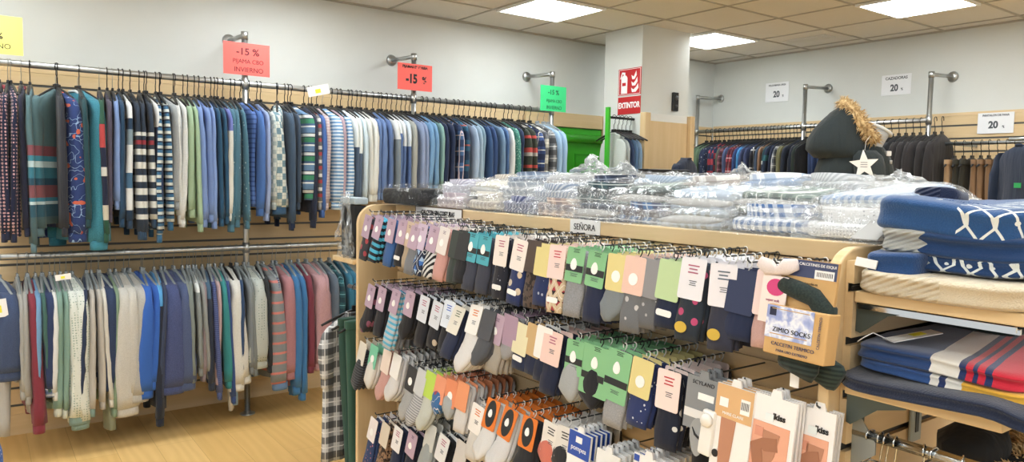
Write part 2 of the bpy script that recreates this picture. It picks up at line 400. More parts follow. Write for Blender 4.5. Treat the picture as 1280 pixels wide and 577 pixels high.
for y in (2.45, 1.0):
    MB().box(5.8, XR-.02, y-.006, y+.006, 1.80, 1.83).build('arm', GREYMETAL, e)

SIDE = {'left': (1, 0), 'right': (0, 1)}
def hook_pts(r):
    pts = []
    for k in range(11):
        a = math.radians(200-26*k); pts.append((0, -r*math.cos(a)*1.0, r*math.sin(a)))
    pts += [(0, -.012, -r-.018), (0, 0, -r-.034), (0, 0, -.105)]
    return pts
def hanger_meshes(kind, r):
    a = MB().tube(hook_pts(r), .0026 if kind == 'black' else .0016, 6).mesh('hook')
    b = MB(); pts = []
    for k in range(-6, 7):
        u = k/6; pts.append((0, .185*u, -.112-.062*abs(u)**1.3))
    b.tube(pts, [.006+.006*(1-abs(k)/6) for k in range(-6, 7)], 8)
    b.box(-.006, .006, -.024, .024, -.128, -.088, bev=.004)
    return a, b.mesh('shoulder_bar')
HM = {(k, r): hanger_meshes(k, r) for k in ('black', 'clear') for r in (.022,)}
CLEARH = plain('smoky_plastic', '8e9699', .2, 0, .1)
HMAT = {'black': (BLACKP, BLACKP), 'thin': (STEEL, BLACKP), 'clear': (STEEL, CLEARH), 'white': (STEEL, WHITEP)}
def hanger(loc, rz, kind, label, group):
    h = 'black' if kind == 'black' else 'clear'
    a, b = HM[(h, .022)]
    if kind in ('thin', 'white'):
        key = (kind, 1)
        if key not in HM: HM[key] = (HM[('clear', .022)][0].copy(), HM[('black', .022)][1].copy())
        a, b = HM[key]
    e = empty('clothes_hanger', label, 'hanger', loc, (0, 0, rz), group)
    for n_, me, m in (('hook', a, HMAT[kind][0]), ('shoulder_bar', b, HMAT[kind][1])):
        o = link(n_, me, None, e)
        if len(me.materials) == 0: me.materials.append(m)
    return e

def blob_rings(levels, n=20, sq=.75, fold=0, fr=26, ph=0):
    rs = []
    for (z, cx, cy, hx, hy) in levels:
        r = []
        for k in range(n):
            a = 2*PI*k/n; c, s = math.cos(a), math.sin(a)
            y = hy*math.copysign(abs(c)**sq, c); x = hx*math.copysign(abs(s)**sq, s)
            g = fold*min(1, max(0, (-z-.18)*2.2))
            r.append((cx+x+g*math.sin(fr*(cy+y)+ph+z*2.3)+g*.6*math.sin(2.3*fr*(cy+y)+ph*2-z*4), cy+y, z))
        rs.append(r)
    return rs
def interp(tab, z):
    for (z0, *a), (z1, *b) in zip(tab, tab[1:]):
        if z1 <= z <= z0:
            f = (z0-z)/(z0-z1); f = f*f*(3-2*f) if abs(z0-z1) < .08 else f
            return [p+(q-p)*f for p, q in zip(a, b)]
    return list(tab[-1][1:])
def garment(name, label, cat, loc, rz, mat, L, group=None, sleeve=None, cuff=None, collar=None, thick=.0165, kind='top', under=None, lean=0.0, coll_h=.012, wide=1.0, hood=False, flare=.25):
    e = empty(name, label, cat, loc, (0, 0, rz), group)
    m = fabric(mat); T = thick; ph = R.uniform(0, 6); W_ = .215*wide
    if kind in ('top', 'jacket', 'vest'):
        tab = [(-.120, T*.5, .060), (-.130, T*.75, .085), (-.160, T*.95, .155*wide), (-.185, T*1.0, .195*wide), (-.215, T*1.05, W_), (-.40, T*.95, W_*.97), (-.60, T*1.0, W_*1.0), (-max(L, .65), T*(1+flare), W_*1.04)]
        zs = [-.120, -.125, -.132, -.145, -.16, -.172, -.185, -.2, -.215]+[-.215-(L-.215)*k/10 for k in range(1, 11)]
        lv = []
        for z in zs:
            hx, hy = interp(tab, z); lv.append((z, 0, 0, hx, hy))
        MB().rings(blob_rings(lv, 24, .7, T*.33, 30, ph)).build('body', m, e)
        if kind != 'vest':
            S = sleeve or L-.05
            for sgn in (-1, 1):
                zz = [-.165, -.178, -.20, -.24]+[-.24-(S-.24)*k/8 for k in range(1, 9)]
                out = R.uniform(.0, .02); sw = R.uniform(-.006, .006)+lean*.02; lv = []
                for i, z in enumerate(zz):
                    f = (z-zz[0])/(zz[-1]-zz[0])
                    hy = (.018, .034, .048, .058)[i] if i < 4 else .060-.022*f
                    cy = sgn*((.150, .165, .180, .188)[i]*wide if i < 4 else (.190+out*math.sin(f*PI*.9)+.008*f)*wide)
                    lv.append((z, sw*f+R.uniform(-.002, .002)-T*.25, cy, T*(.75 if i < 4 else 1.0+(flare-.35)*f), hy))
                s_ = MB().rings(blob_rings(lv, 16, .85, T*.28, 60, ph+sgn)).build('sleeve', m, e)
                z, cx, cy, hx, hy = lv[-1]
                cm = fabric(cuff) if cuff else m
                MB().rings(blob_rings([(z+.004, cx, cy, hx*.85, hy*.86), (z-.003, cx, cy, hx*.93, hy*.9), (z-.025, cx, cy, hx*.93, hy*.9), (z-.045, cx, cy, hx*.9, hy*.88)], 16, .85)).build('cuff', cm, s_)
        if collar is not None or kind == 'jacket':
            c = fabric(collar or mat); b = MB(); ring = []
            for k in range(17):
                a = 2*PI*k/16; ring.append((T*.8*math.sin(a), .066*math.cos(a), -.122-.012*math.cos(a)**2*0+(-.014 if math.cos(a) < -.5 else 0)))
            b.tube(ring, coll_h*.6, 7, cap=False); b.build('collar', c, e)
    if kind == 'trousers':
        tab = [(-.125, T*.8, .15), (-.30, T, .145), (-L, T*.9, .12)]
        lv = [(z,)+(0, 0)+tuple(interp(tab, z)) for z in [-.125, -.13, -.16]+[-.16-(L-.16)*k/8 for k in range(1, 9)]]
        MB().rings(blob_rings(lv, 20, .6, T*.5, 38, ph)).build('legs', m, e)
        MB().rings(blob_rings([(z, 0, 0, T*1.0, .153) for z in (-.122, -.125, -.155, -.16)], 20, .6)).build('waistband', m, e)
    if under:
        um = fabric(under[0]); Lu = under[1]; cy = -.10; T = min(T, .026)
        tab = [(-.30, T*.7, .075), (-Lu, T*.8, .065)]
        lv = [(z,)+(0, cy)+tuple(interp(tab, z)) for z in [-.30-(Lu-.30)*k/8 for k in range(0, 9)]]
        MB().rings(blob_rings(lv, 18, .6, T*.4, 40, ph)).build('trousers', um, e)
    return e

NUM = {2: 'two', 3: 'three', 4: 'four', 5: 'five', 6: 'six', 7: 'seven'}
ORD = ['leftmost', 'second', 'third', 'fourth', 'fifth', 'sixth', 'seventh']
def labels(descs, place):
    """one label per item: runs of look-alikes are counted from the left; separate runs are told apart by a neighbour"""
    n = len(descs); runs = []; i = 0
    while i < n:
        j = i
        while j+1 < n and descs[j+1] == descs[i]: j += 1
        runs.append((i, j)); i = j+1
    cnt = {}
    for a, b in runs: cnt[descs[a]] = cnt.get(descs[a], 0)+1
    out = [None]*n; short = [None]*n
    for a, b in runs:
        k = b-a+1
        for i in range(a, b+1):
            w = '' if k == 1 else ('leftmost' if i == a else 'rightmost' if i == b else ORD[i-a])+' of '+NUM[k]+' '
            s = w+descs[i]
            if cnt[descs[i]] > 1: s += (' beside the '+descs[b+1]) if b+1 < n else ' at the right end'
            short[i] = s
            out[i] = s+' '+place
    return out, short

BLKL = 'black'
# px, description, cloth, px of hem, options
def zst(*a): return ('zones', tuple(a))
DOT = ('dots', '1d2340', 'cfa0a2', 58, .36, .15)
TG = zst((0, '4f7379'), (.42, '8c4a55'), (.47, '2d8fa8'), (.50, 'bcd9de'), (.53, '2a7f95'), (.585, '20536a'), (.62, '8b4f57'), (.68, '2a86a0'), (.70, 'c3dde0'), (.715, '2a5d70'), (.78, '4b6a70'))
NAVSTR = zst((0, '2c3b4e'), (.33, 'd9dcd6'), (.35, '2c3b4e'), (.375, 'a02a3a'), (.395, '2c3b4e'), (.42, 'd9dcd6'), (.45, '2c3b4e'), (.49, 'd9dcd6'), (.525, '2c3b4e'), (.56, 'd9dcd6'), (.595, '2c3b4e'), (.63, 'd9dcd6'), (.665, '2c3b4e'), (.70, 'd9dcd6'), (.735, '2c3b4e'), (.77, 'd9dcd6'), (.80, '2c3b4e'))
GBW = ('stripes', .115, ((0, '2f8a62'), (.25, '1f3550'), (.3, 'dfe6e4'), (.45, '1f3550'), (.5, '5d86ad'), (.8, 'dfe6e4'), (.88, '3f5f88')))
RGS = ('stripes', .085, ((0, 'b33a43'), (.25, '4a4f55'), (.45, 'd6d4cf'), (.7, '6c6f73')))
BLS = ('stripes', .022, ((0, '5f97c9'), (.5, 'cfe0ec')))
PKS = ('stripes', .018, ((0, 'b99fa2'), (.5, 'c9b9b8')))
BCS = ('stripes', .04, ((0, '2b6a94'), (.4, '1c2c46'), (.6, 'cfd6cf')))
upper = [
 (2, 'navy polka dot pyjama top', DOT, 303, dict(cuff='28304c', collar='b03a4a', h='thin')),
 (11, 'navy polka dot pyjama top', DOT, 300, dict(cuff='28304c', collar='b03a4a', h='thin')),
 (20, 'navy polka dot pyjama top', DOT, 303, dict(cuff='28304c', collar='b03a4a', h='thin')),
 (29, 'navy pyjama top with a red collar edge', '22263c', 296, dict(cuff='28304c', collar='b03a4a', h='thin')),
 (40, 'slim teal grey pyjama top with blue and maroon bands', TG, 316, dict(cuff='5d808a')),
 (60, 'wide teal grey pyjama top with blue and maroon bands', TG, 296, dict(cuff='5d808a', rz=-.55, thick=.034)),
 (79, 'dark charcoal pyjama top', '30333c', 296, dict()),
 (88, 'navy pyjama top with a doodle print', ('scribble', '27407c', '8fb3de', 'd9603e'), 303, dict(rz=.35, thick=.034, h='white')),
 (107, 'dark teal green pyjama top', '1f4a52', 285, dict()),
 (118, 'turquoise velvet pyjama top', ('heather', '2e91a8', '257f96'), 313, dict(rz=.40, thick=.034, collar='d0d8d6', h='white')),
 (130, 'navy, red and green colour block pyjama top', zst((0, '22305a'), (.16, '2c5f4a'), (.30, 'c43a3a'), (.42, '1d2540'), (.52, 'cfcfc6'), (.57, '1d2540'), (.72, 'cfc7b0'), (.80, '245a45')), 303, dict(h='thin')),
 (141, 'mauve grey velvet pyjama top', '554f62', 278, dict()),
 (149, 'light blue velvet pyjama top', '7697cf', 262, dict(h='thin')),
 (156, 'dark teal pyjama top', '21496a', 284, dict()),
 (164, 'white and navy colour block pyjama top', zst((0, 'e2e6e6'), (.26, '22405e'), (.32, '7f97a5'), (.40, 'dfe3e3'), (.55, '3e6c90'), (.63, 'dfe3e3'), (.75, '22405e')), 286, dict()),
 (173, 'dark navy pyjama top with white stripes below', NAVSTR, 300, dict(cuff='2c4a66')),
 (182, 'dark navy pyjama top with white stripes below', NAVSTR, 300, dict(cuff='2c4a66')),
 (190, 'dark navy pyjama top with white stripes below', NAVSTR, 285, dict(cuff='2c4a66')),
 (196, 'navy pyjama top with white shoulders', zst((0, 'e3e6e6'), (.30, '2b416c')), 280, dict()),
 (203, 'blue, navy and cream striped pyjama top', BCS, 303, dict(cuff='2b6a94')),
 (210, 'blue, navy and cream striped pyjama top', BCS, 288, dict(cuff='2b6a94')),
 (218, 'light grey velvet pyjama top', ('heather', 'a9b0b2', '989fa2'), 262, dict(rz=.25, thick=.03)),
 (226, 'pale grey white pyjama top', ('heather', 'd8dcda', 'c7ccca'), 280, dict()),
 (232, 'pale grey white pyjama top', ('heather', 'd8dcda', 'c7ccca'), 284, dict()),
 (240, 'light sage green pyjama top', '9dbd98', 272, dict(thick=.022)),
 (246, 'light sage green pyjama top', '9dbd98', 290, dict()),
 (253, 'periwinkle blue velvet pyjama top', '6f90cc', 284, dict(thick=.022)),
 (261, 'periwinkle blue velvet pyjama top', '6f90cc', 278, dict(thick=.022)),
 (268, 'periwinkle blue velvet pyjama top', '7697d2', 286, dict()),
 (275, 'deep petrol blue pyjama top', '1e5375', 283, dict()),
 (281, 'deep petrol blue pyjama top', '1e5375', 280, dict()),
 (287, 'cream pyjama top with lilac shoulders', zst((0, '6a78c4'), (.30, 'd9dbd2')), 276, dict()),
 (293, 'dusty teal pyjama top with tiny motifs', ('dots', '3f7288', '8fb0b8', 36, .2, .8), 290, dict(thick=.021)),
 (300, 'dusty teal pyjama top with tiny motifs', ('dots', '3f7288', '8fb0b8', 36, .2, .8), 284, dict(thick=.021)),
 (306, 'dusty teal pyjama top with tiny motifs', ('dots', '3f7288', '8fb0b8', 36, .2, .8), 286, dict()),
 (318, 'quilted navy blue zipped gilet', ('stripes', .028, ((0, '2c4c85'), (.12, '4a72b8'), (.8, '35599a'))), 268, dict(thick=.026, rz=.15)),
 (327, 'royal blue fleece top', '3a6cb4', 270, dict(thick=.023)),
 (336, 'pale periwinkle pyjama top', '8fa5d2', 276, dict()),
 (342, 'pale grey white patterned pyjama top', ('check', 'c4ccc4', '9fb0b0', 40), 262, dict()),
 (354, 'teal and cream checkerboard pyjama top', ('check', '6a8e9c', 'd3d8cd', 26, '4c6a78'), 268, dict(rz=-.3, thick=.034, cuff='2f5a80')),
 (363, 'slate blue denim shirt', '3b536b', 285, dict(cuff='1d2c4a')),
 (369, 'slate blue denim shirt', '3b536b', 288, dict(cuff='1d2c4a')),
 (375, 'dark slate denim shirt', '34475c', 262, dict()),
 (387, 'green, white and blue striped pyjama top', GBW, 250, dict(rz=.35, thick=.036)),
 (396, 'dark navy knitted pyjama top', '252d44', 285, dict()),
 (401, 'red, grey and white striped pyjama top', RGS, 262, dict(cuff='8b8f92')),
 (406, 'bright blue pyjama top', '3b66ad', 272, dict()),
 (412, 'pink grey fine striped pyjama top', PKS, 262, dict(thick=.022)),
 (423, 'wide light blue striped pyjama top', BLS, 262, dict(thick=.034, rz=.15, h='white')),
 (431, 'dusty pink pyjama top', 'b59aa6', 256, dict()),
 (438, 'sky blue fine striped pyjama top', BLS, 258, dict(thick=.024)),
 (445, 'slate pyjama top with white yoke', zst((0, 'dde4e0'), (.36, '4a5f78')), 258, dict()),
 (452, 'slate pyjama top with white yoke', zst((0, 'dde4e0'), (.40, '4a5f78')), 258, dict()),
 (457, 'very pale blue pyjama top', 'c5dae4', 255, dict()),
 (463, 'off white pyjama top with a red collar', 'dcdfd8', 252, dict(collar='b8313c', thick=.022)),
 (470, 'off white pyjama top with a red collar', 'dcdfd8', 252, dict(collar='b8313c', thick=.022)),
 (476, 'dusty blue pyjama top', '5f7fb4', 250, dict()),
 (483, 'dusty blue pyjama top', '5f7fb4', 250, dict(thick=.022)),
 (490, 'dusty blue pyjama top', '5877ac', 250, dict(thick=.022)),
 (496, 'grey pyjama top with white shoulders', zst((0, 'dfe3e0'), (.30, '7e8b92')), 250, dict()),
 (501, 'slate blue pyjama top with white shoulders', zst((0, 'dfe5e6'), (.26, '5575ab')), 250, dict()),
 (507, 'slate blue pyjama top with white shoulders', zst((0, 'dfe5e6'), (.34, '5575ab')), 250, dict()),
 (513, 'slate blue pyjama top with white shoulders', zst((0, 'd5e2ee'), (.34, '4f6fa6')), 250, dict()),
 (520, 'stone grey pyjama top', 'a9ada5', 245, dict(thick=.022)),
 (527, 'soft lavender blue pyjama top', '8ea2c8', 245, dict()),
 (532, 'soft lavender blue pyjama top', '8ea2c8', 245, dict()),
 (539, 'sky blue cotton shirt', '6fa3cf', 240, dict(thick=.022)),
 (546, 'sky blue cotton shirt', '6fa3cf', 240, dict(thick=.022)),
 (553, 'pale aqua green shirt', '84b2ac', 240, dict()),
 (560, 'midnight navy shirt', '233456', 240, dict(thick=.022)),
 (568, 'midnight navy shirt', '233456', 240, dict(thick=.024)),
 (577, 'navy, red and white plaid shirt', ('plaid', '3f6ea5', '1f2c50', 'd8c8cc', .11), 240, dict(thick=.022)),
 (586, 'navy and turquoise plaid shirt', ('plaid', '2482a8', '1c2748', 'c25a4c', .14), 240, dict(thick=.024)),
 (594, 'pale blue oxford shirt', 'a5c0de', 240, dict()),
 (600, 'powder blue shirt with a pale collar', 'a0bdd2', 240, dict(collar='e6ece8')),
 (606, 'soft teal blue shirt', '86abc0', 240, dict()),
 (613, 'strong denim blue shirt', '2f5687', 240, dict(thick=.022)),
 (620, 'strong denim blue shirt', '2a4a7c', 240, dict(thick=.022)),
 (628, 'washed denim shirt', '6d93b7', 240, dict(thick=.022)),
 (634, 'mid blue shirt', '466fa3', 240, dict()),
 (640, 'plain white shirt', 'e3e9e8', 240, dict()),
 (649, 'sea green shirt with tiny pattern', ('dots', '3f8f82', '8cc4b4', 60, .3, .8), 240, dict(thick=.022)),
 (655, 'dark ink blue shirt', '27375a', 240, dict()),
 (661, 'red, olive and grey striped rugby shirt', ('stripes', .22, ((0, '3b4438'), (.3, 'b9b7ae'), (.42, 'd3453c'), (.58, '3b4438'), (.9, 'd3453c'))), 240, dict(collar='262a2c')),
 (669, 'red, olive and grey striped rugby shirt', ('stripes', .22, ((0, '3b4438'), (.3, 'b9b7ae'), (.42, 'd3453c'), (.58, '3b4438'), (.9, 'd3453c'))), 240, dict(collar='262a2c')),
 (677, 'navy and white plaid flannel shirt', ('plaid', '3b5c9a', '161d38', 'd8d8c8', .10), 240, dict(thick=.022)),
 (684, 'black and cream plaid flannel shirt', ('plaid', 'c8c5b4', '232c48', 'efece0', .12), 240, dict(thick=.022)),
 (693, 'grey and black plaid flannel shirt', ('plaid', '9aa0a4', '2b2e34', 'e0e2e2', .09), 240, dict(thick=.024, h='clear')),
 (701, 'light blue shirt at the very end', '9cc2e4', 240, dict(h='clear')),
 (707, 'light blue shirt at the very end', '9cc2e4', 240, dict(h='clear')),
]
def run_left(cat, zr, place, grp, shift, yfront=4.385, hk='black', pyq=170, name='pyjama_top'):
    lab, short = labels([c_[1] for c_ in cat], place)
    for i, (px, d, m, hem, o_) in enumerate(cat):
        rz = o_.get('rz', R.uniform(-.10, .10))
        q = P(px, pyq, 1, yfront); q2 = P(px, hem, 1, yfront)
        x = q.x+shift; yoff = (YR-yfront)
        x -= math.sin(rz)*yoff*.55
        S = zr-q2.z-.045; L = o_.get('L', S+R.uniform(-.06, .02))
        nm = o_.get('name') or ('shirt' if 'shirt' in d else 'fleece_top' if 'fleece' in d else 'gilet' if 'gilet' in d else name)
        cat_ = {'shirt': 'shirt', 'fleece_top': 'top', 'gilet': 'gilet', 'trousers': 'trousers'}.get(nm, o_.get('cat', 'pyjama top'))
        kw = {k: v for k, v in o_.items() if k in ('cuff', 'collar', 'thick', 'under', 'lean', 'kind', 'wide', 'flare')}
        if o_.get('thick', 0) >= .03 and 'flare' not in kw: kw['flare'] = .7
        if nm == 'gilet': kw['kind'] = 'vest'
        if 'shirt' in d and 'collar' not in kw: kw['collar'] = m
        if nm == 'trousers': kw = dict(kind='trousers', thick=o_.get('thick', .019))
        g_ = garment(nm, lab[i], cat_, (x, YR, zr), rz, m, L, group=grp, sleeve=S, **kw); g_.rotation_euler.y = R.uniform(-1, 1)*(.05 if zr < 1.5 else .022)
        h = o_.get('h', hk)
        hanger((x, YR, zr), rz+R.uniform(-.05, .05), h, {'black': 'black plastic', 'thin': 'thin-hooked black', 'clear': 'smoky plastic', 'white': 'white-bodied'}[h]+' hanger holding the '+short[i], 'hangers '+grp.split(' ', 1)[1] if False else 'hangers with the '+grp)
run_left(upper, ZU, 'on upper left rail', 'nightwear and shirts on the upper left rail', 0.0)

SG = ('dots', 'dce3da', '9db5a6', 75, .3)
lower = [
 (-12, 'black and grey top with a white tag', '2c2f38', 430, dict(h='black')),
 (13, 'wide dusty navy long-sleeved top', ('heather', '42557a', '3b4c70'), 476, dict(rz=.30, thick=.050, under=('b3b2ac', .90))),
 (27, 'warm grey pyjama top', 'a7a8a2', 500, dict()),
 (35, 'warm grey pyjama top', 'a7a8a2', 506, dict(under=('b9b6ae', .80))),
 (41, 'burgundy red long pyjama top', '8c2f42', 543, dict(thick=.026, flare=.5)),
 (50, 'sky blue pyjama top', '6ba1cf', 505, dict(thick=.021)),
 (56, 'dark forest green pyjama top', '3f6b62', 490, dict()),
 (62, 'navy pyjama top with plaid cuffs', '2c3e68', 496, dict(cuff=('plaid', 'c6d2dc', '3a5a86', 'f0f0ee', .03), thick=.034, rz=.1)),
 (70, 'plain white pyjama top', 'dde0de', 500, dict()),
 (77, 'sage green pyjama top', '7fa596', 520, dict(cuff='c9cfc0', thick=.023)),
 (84, 'sage green pyjama top', '7fa596', 522, dict(cuff='c9cfc0')),
 (91, 'cream pyjama top with fine sage spots', SG, 538, dict(cuff='7f9d93', thick=.034)),
 (103, 'cream pyjama top with fine sage spots', SG, 530, dict(cuff='7f9d93', thick=.040, rz=.2)),
 (112, 'dark navy pyjama top', '2a3a58', 520, dict()),
 (118, 'stone coloured pyjama top', 'bdb8ae', 520, dict(cuff='7f9d93')),
 (124, 'stone coloured pyjama top', 'bdb8ae', 512, dict()),
 (130, 'ivory pyjama top', 'd6d3c8', 510, dict()),
 (138, 'wide ink blue sweatshirt', ('heather', '2e4268', '293b5e'), 488, dict(rz=.2, thick=.044, under=('9aa68f', .96))),
 (148, 'moss green pyjama top', '7f9a7c', 520, dict()),
 (156, 'wide oatmeal sweatshirt', ('heather', 'cfcdc4', 'c0beb5'), 520, dict(rz=.1, thick=.045)),
 (167, 'wide oatmeal sweatshirt', ('heather', 'cfcdc4', 'c0beb5'), 500, dict(rz=.1, thick=.036)),
 (178, 'pale stone heather sweatshirt', ('heather', 'bdbcb5', 'adaca6'), 502, dict(rz=.25, thick=.042)),
 (188, 'bright royal blue sweatshirt', '1d63c4', 497, dict(thick=.036)),
 (196, 'bright royal blue sweatshirt', '1d63c4', 486, dict(thick=.024, rz=.25)),
 (203, 'black pyjama top with turquoise yoke', zst((0, '3f9ede'), (.28, '232b3c')), 532, dict(thick=.024)),
 (211, 'dark slate pyjama top', '3a4663', 505, dict()),
 (219, 'wide indigo heather sweatshirt', ('heather', '4a588c', '3d4a78'), 492, dict(rz=.1, thick=.052)),
 (231, 'slate blue sweatshirt', ('heather', '4e5f88', '465680'), 488, dict(rz=.1, thick=.036)),
 (238, 'grey green pyjama top', '7b8784', 477, dict()),
 (243, 'grey green pyjama top', '7b8784', 478, dict()),
 (248, 'grey pyjama top with white yoke', zst((0, 'd7dcda'), (.22, '858d8c')), 470, dict()),
 (253, 'mid grey pyjama top', '8e9290', 474, dict()),
 (258, 'mauve pyjama top', '8c7c80', 476, dict()),
 (263, 'dark pyjama top with blue spotted yoke', zst((0, '3d607c'), (.26, '2c3546')), 488, dict(thick=.022)),
 (270, 'indigo striped pyjama top', ('stripes', .012, ((0, '3e4c80'), (.5, '54629a'))), 500, dict()),
 (276, 'pale pink pyjama top', 'b79a9c', 480, dict()),
 (281, 'emerald teal pyjama top', '1c8a8c', 486, dict(thick=.023)),
 (287, 'deep blue pyjama top', '2d4a86', 505, dict(under=('cfcabd', .96))),
 (294, 'off white sweatshirt on a white hanger', ('heather', 'dcdcd4', 'cfcfc8'), 482, dict(thick=.034, flare=1.3, rz=.1, h='white')),
 (301, 'off white sweatshirt on a white hanger', ('heather', 'dcdcd4', 'cfcfc8'), 488, dict(thick=.028, flare=1.2, h='white', under=('8fb5d6', .93))),
 (306, 'denim navy pyjama top', '2c4a72', 470, dict()),
 (311, 'cool grey pyjama top', '7d868c', 468, dict()),
 (316, 'grey flannel pyjama top', '757d7e', 470, dict()),
 (326, 'pale grey sweatshirt with tiny dots', ('dots', 'b5bdb7', '6f8a80', 62, .2), 460, dict(rz=.1, thick=.044)),
 (335, 'black pyjama top', '2a2f35', 466, dict()),
 (345, 'grey pyjama top with coral stripes', ('stripes', .062, ((0, '80868a'), (.78, 'd8776c'))), 488, dict(cuff='5c82b0', thick=.038, rz=.1)),
 (353, 'navy and white fine striped top', ('stripes', .012, ((0, '2a3858'), (.6, '8d9ab0'))), 470, dict()),
 (362, 'dusty pink sweatshirt', ('heather', 'b77c82', 'a87076'), 474, dict(rz=.1, thick=.040, under=('b57880', .86))),
 (373, 'cerulean blue sweatshirt', '2b74ad', 492, dict(thick=.028, under=('2b74ad', .93))),
 (380, 'cerulean blue sweatshirt', '2b74ad', 500, dict(thick=.024)),
 (388, 'deep burgundy sweatshirt', '7d2f42', 466, dict(thick=.028)),
 (402, 'wide pale pink sweatshirt', ('heather', 'c09297', 'b2858a'), 462, dict(rz=.15, thick=.052)),
 (410, 'pale pink knitted top', ('heather', 'b58c92', 'aa8187'), 455, dict(thick=.024)),
 (419, 'slate grey sweatshirt', '5c6c7c', 450, dict(thick=.028)),
 (429, 'dark green plaid pyjama top', ('plaid', '1f6a74', '14303c', '5fa0a4', .07), 445, dict(thick=.026)),
 (438, 'petrol teal sweatshirt', '1f6f8c', 440, dict(thick=.026)),
 (447, 'petrol teal sweatshirt', '1f6f8c', 440, dict(thick=.026)),
]
run_left(lower, ZLO, 'on lower left rail', 'tops on the lower left rail', 0.0, hk='clear', pyq=400)

# ---- right wall
def run_right(cat, zr, xr, xfront, place, grp, pyq=190):
    lab, short = labels([c_[1] for c_ in cat], place)
    for i, (px, d, m, L, o_) in enumerate(cat):
        rz = -PI/2+o_.get('rz', R.uniform(-.09, .09)); q = P(px, pyq, 0, xfront)
        nm = o_.get('name', 'knitted_top')
        kw = {k: v for k, v in o_.items() if k in ('cuff', 'collar', 'thick', 'kind', 'wide')}
        garment(nm, lab[i], {'knitted_top': 'top', 'trousers': 'trousers', 'jacket': 'jacket', 'jeans': 'jeans'}[nm], (xr, q.y, zr), rz, m, L, group=grp, sleeve=L-.04 if nm not in ('trousers', 'jeans') else None, **kw)
        hanger((xr, q.y, zr), rz, 'black', 'black hanger holding the '+short[i], 'hangers with the '+grp)
TR = dict(kind='trousers')
right = [
 (866, 'moss green jumper', '5d7a5c', .72, {}), (872, 'moss green jumper', '5d7a5c', .72, {}),
 (877, 'navy jumper with pale flecks', ('dots', '232f4e', '9aa3b4', 40, .2, .9), .7, {}), (882, 'navy jumper with pale flecks', ('dots', '232f4e', '9aa3b4', 40, .2, .9), .7, {}),
 (888, 'red and navy checked jumper', ('check', 'a52a3c', '232f50', 18), .7, dict(thick=.024)), (894, 'red and navy checked jumper', ('check', 'a52a3c', '232f50', 18), .7, {}),
 (899, 'olive grey jumper', '55584f', .7, {}), (904, 'maroon plaid jumper', ('plaid', '7a3a48', '3a2430', 'a07078', .06), .7, {}),
 (908, 'dusky blue jumper', '47557c', .7, {}), (913, 'crimson plaid jumper', ('plaid', '9a2f40', '4a1c2c', 'd0b0b4', .12), .7, {}), (918, 'crimson plaid jumper', ('plaid', '9a2f40', '4a1c2c', 'd0b0b4', .12), .7, {}),
 (923, 'royal navy jumper', '2b4478', .7, {}), (927, 'bright sky blue jumper', '2a86c8', .7, {}), (931, 'dark indigo jumper', '333f66', .7, {}), (936, 'dark indigo jumper', '333f66', .7, {}),
 (941, 'black jumper with white lines', ('plaid', '2a2d38', '15171f', 'c9ccd0', .16), .7, dict(collar='9b3040')), (946, 'slate jumper with pale edge', '3f526c', .7, {}),
 (950, 'tan brown jumper', '8b6a50', .7, {}), (955, 'bottle green and white banded jumper', zst((0, '1f4650'), (.3, 'c8d0cf'), (.33, '20304a'), (.45, 'b8c4c4'), (.47, '20304a')), .7, {}), (960, 'dark jumper with teal bands', zst((0, '24344e'), (.25, '2a6a74'), (.3, '24344e'), (.42, 'bcc4c4'), (.44, '24344e')), .7, {}),
 (965, 'midnight blue jumper', '1f2b44', .7, {}), (970, 'grey and white plaid jumper', ('plaid', '8f959c', '3e4650', 'd8dcdc', .08), .7, {}),
 (975, 'olive green jumper', '6c6b48', .7, {}), (979, 'olive green jumper', '6c6b48', .7, {}),
 (984, 'very dark navy cardigan', '1b2433', .74, dict(thick=.026)), (990, 'very dark navy cardigan', '1b2433', .74, dict(thick=.026)),
 (996, 'dark bottle green jacket', '23302a', .74, dict(thick=.024)), (1001, 'near black jacket', '17191c', .74, {}),
 (1006, 'pair of folded blue jeans', '3d5688', .62, dict(name='jeans', **TR)), (1011, 'pair of folded blue jeans', '3d5688', .62, dict(name='jeans', **TR)), (1016, 'pair of folded blue jeans', '48639a', .62, dict(name='jeans', **TR)),
 (1022, 'pair of tan trousers', '7d5f48', .62, dict(name='trousers', **TR)),
 (1030, 'black padded coat behind the parka', '1c1e22', .8, dict(name='jacket', thick=.03)), (1040, 'black padded coat behind the parka', '1c1e22', .8, dict(name='jacket', thick=.03)),
]
blk = []
for k, px in enumerate(range(1052, 1162, 9)):
    blk.append((px, 'black anorak' if k < 7 else 'dark brown anorak', '1d1f22' if k < 7 else '2c2828', .8, dict(name='jacket', thick=.030)))
run_right(right, 1.995, 5.80, 5.60, 'on the right wall rack', 'clothes on the right wall rack')
blk2 = [(p_, d_, m_, L_, o_) for p_, d_, m_, L_, o_ in blk]
lab_seen = []
for i in range(len(blk2)):
    p_, d_, m_, L_, o_ = blk2[i]
run_right(blk2[:7], 1.995, 5.80, 5.60, 'right of the parka', 'anoraks right of the parka')
run_right(blk2[7:], 1.995, 5.80, 5.60, 'beside the steel upright', 'anoraks beside the upright')
tro = [(1178, 'pair of sand corduroy trousers', 'b89468'), (1189, 'pair of dark olive corduroy trousers', '37352a'), (1200, 'pair of dark olive corduroy trousers', '37352a'),
       (1211, 'pair of camel brown corduroy trousers', '8f6c48'), (1221, 'pair of camel brown corduroy trousers', '8f6c48'), (1232, 'pair of camel brown corduroy trousers', '8f6c48'), (1243, 'pair of navy corduroy trousers', '232b3e'), (1254, 'pair of navy corduroy trousers', '232b3e')]
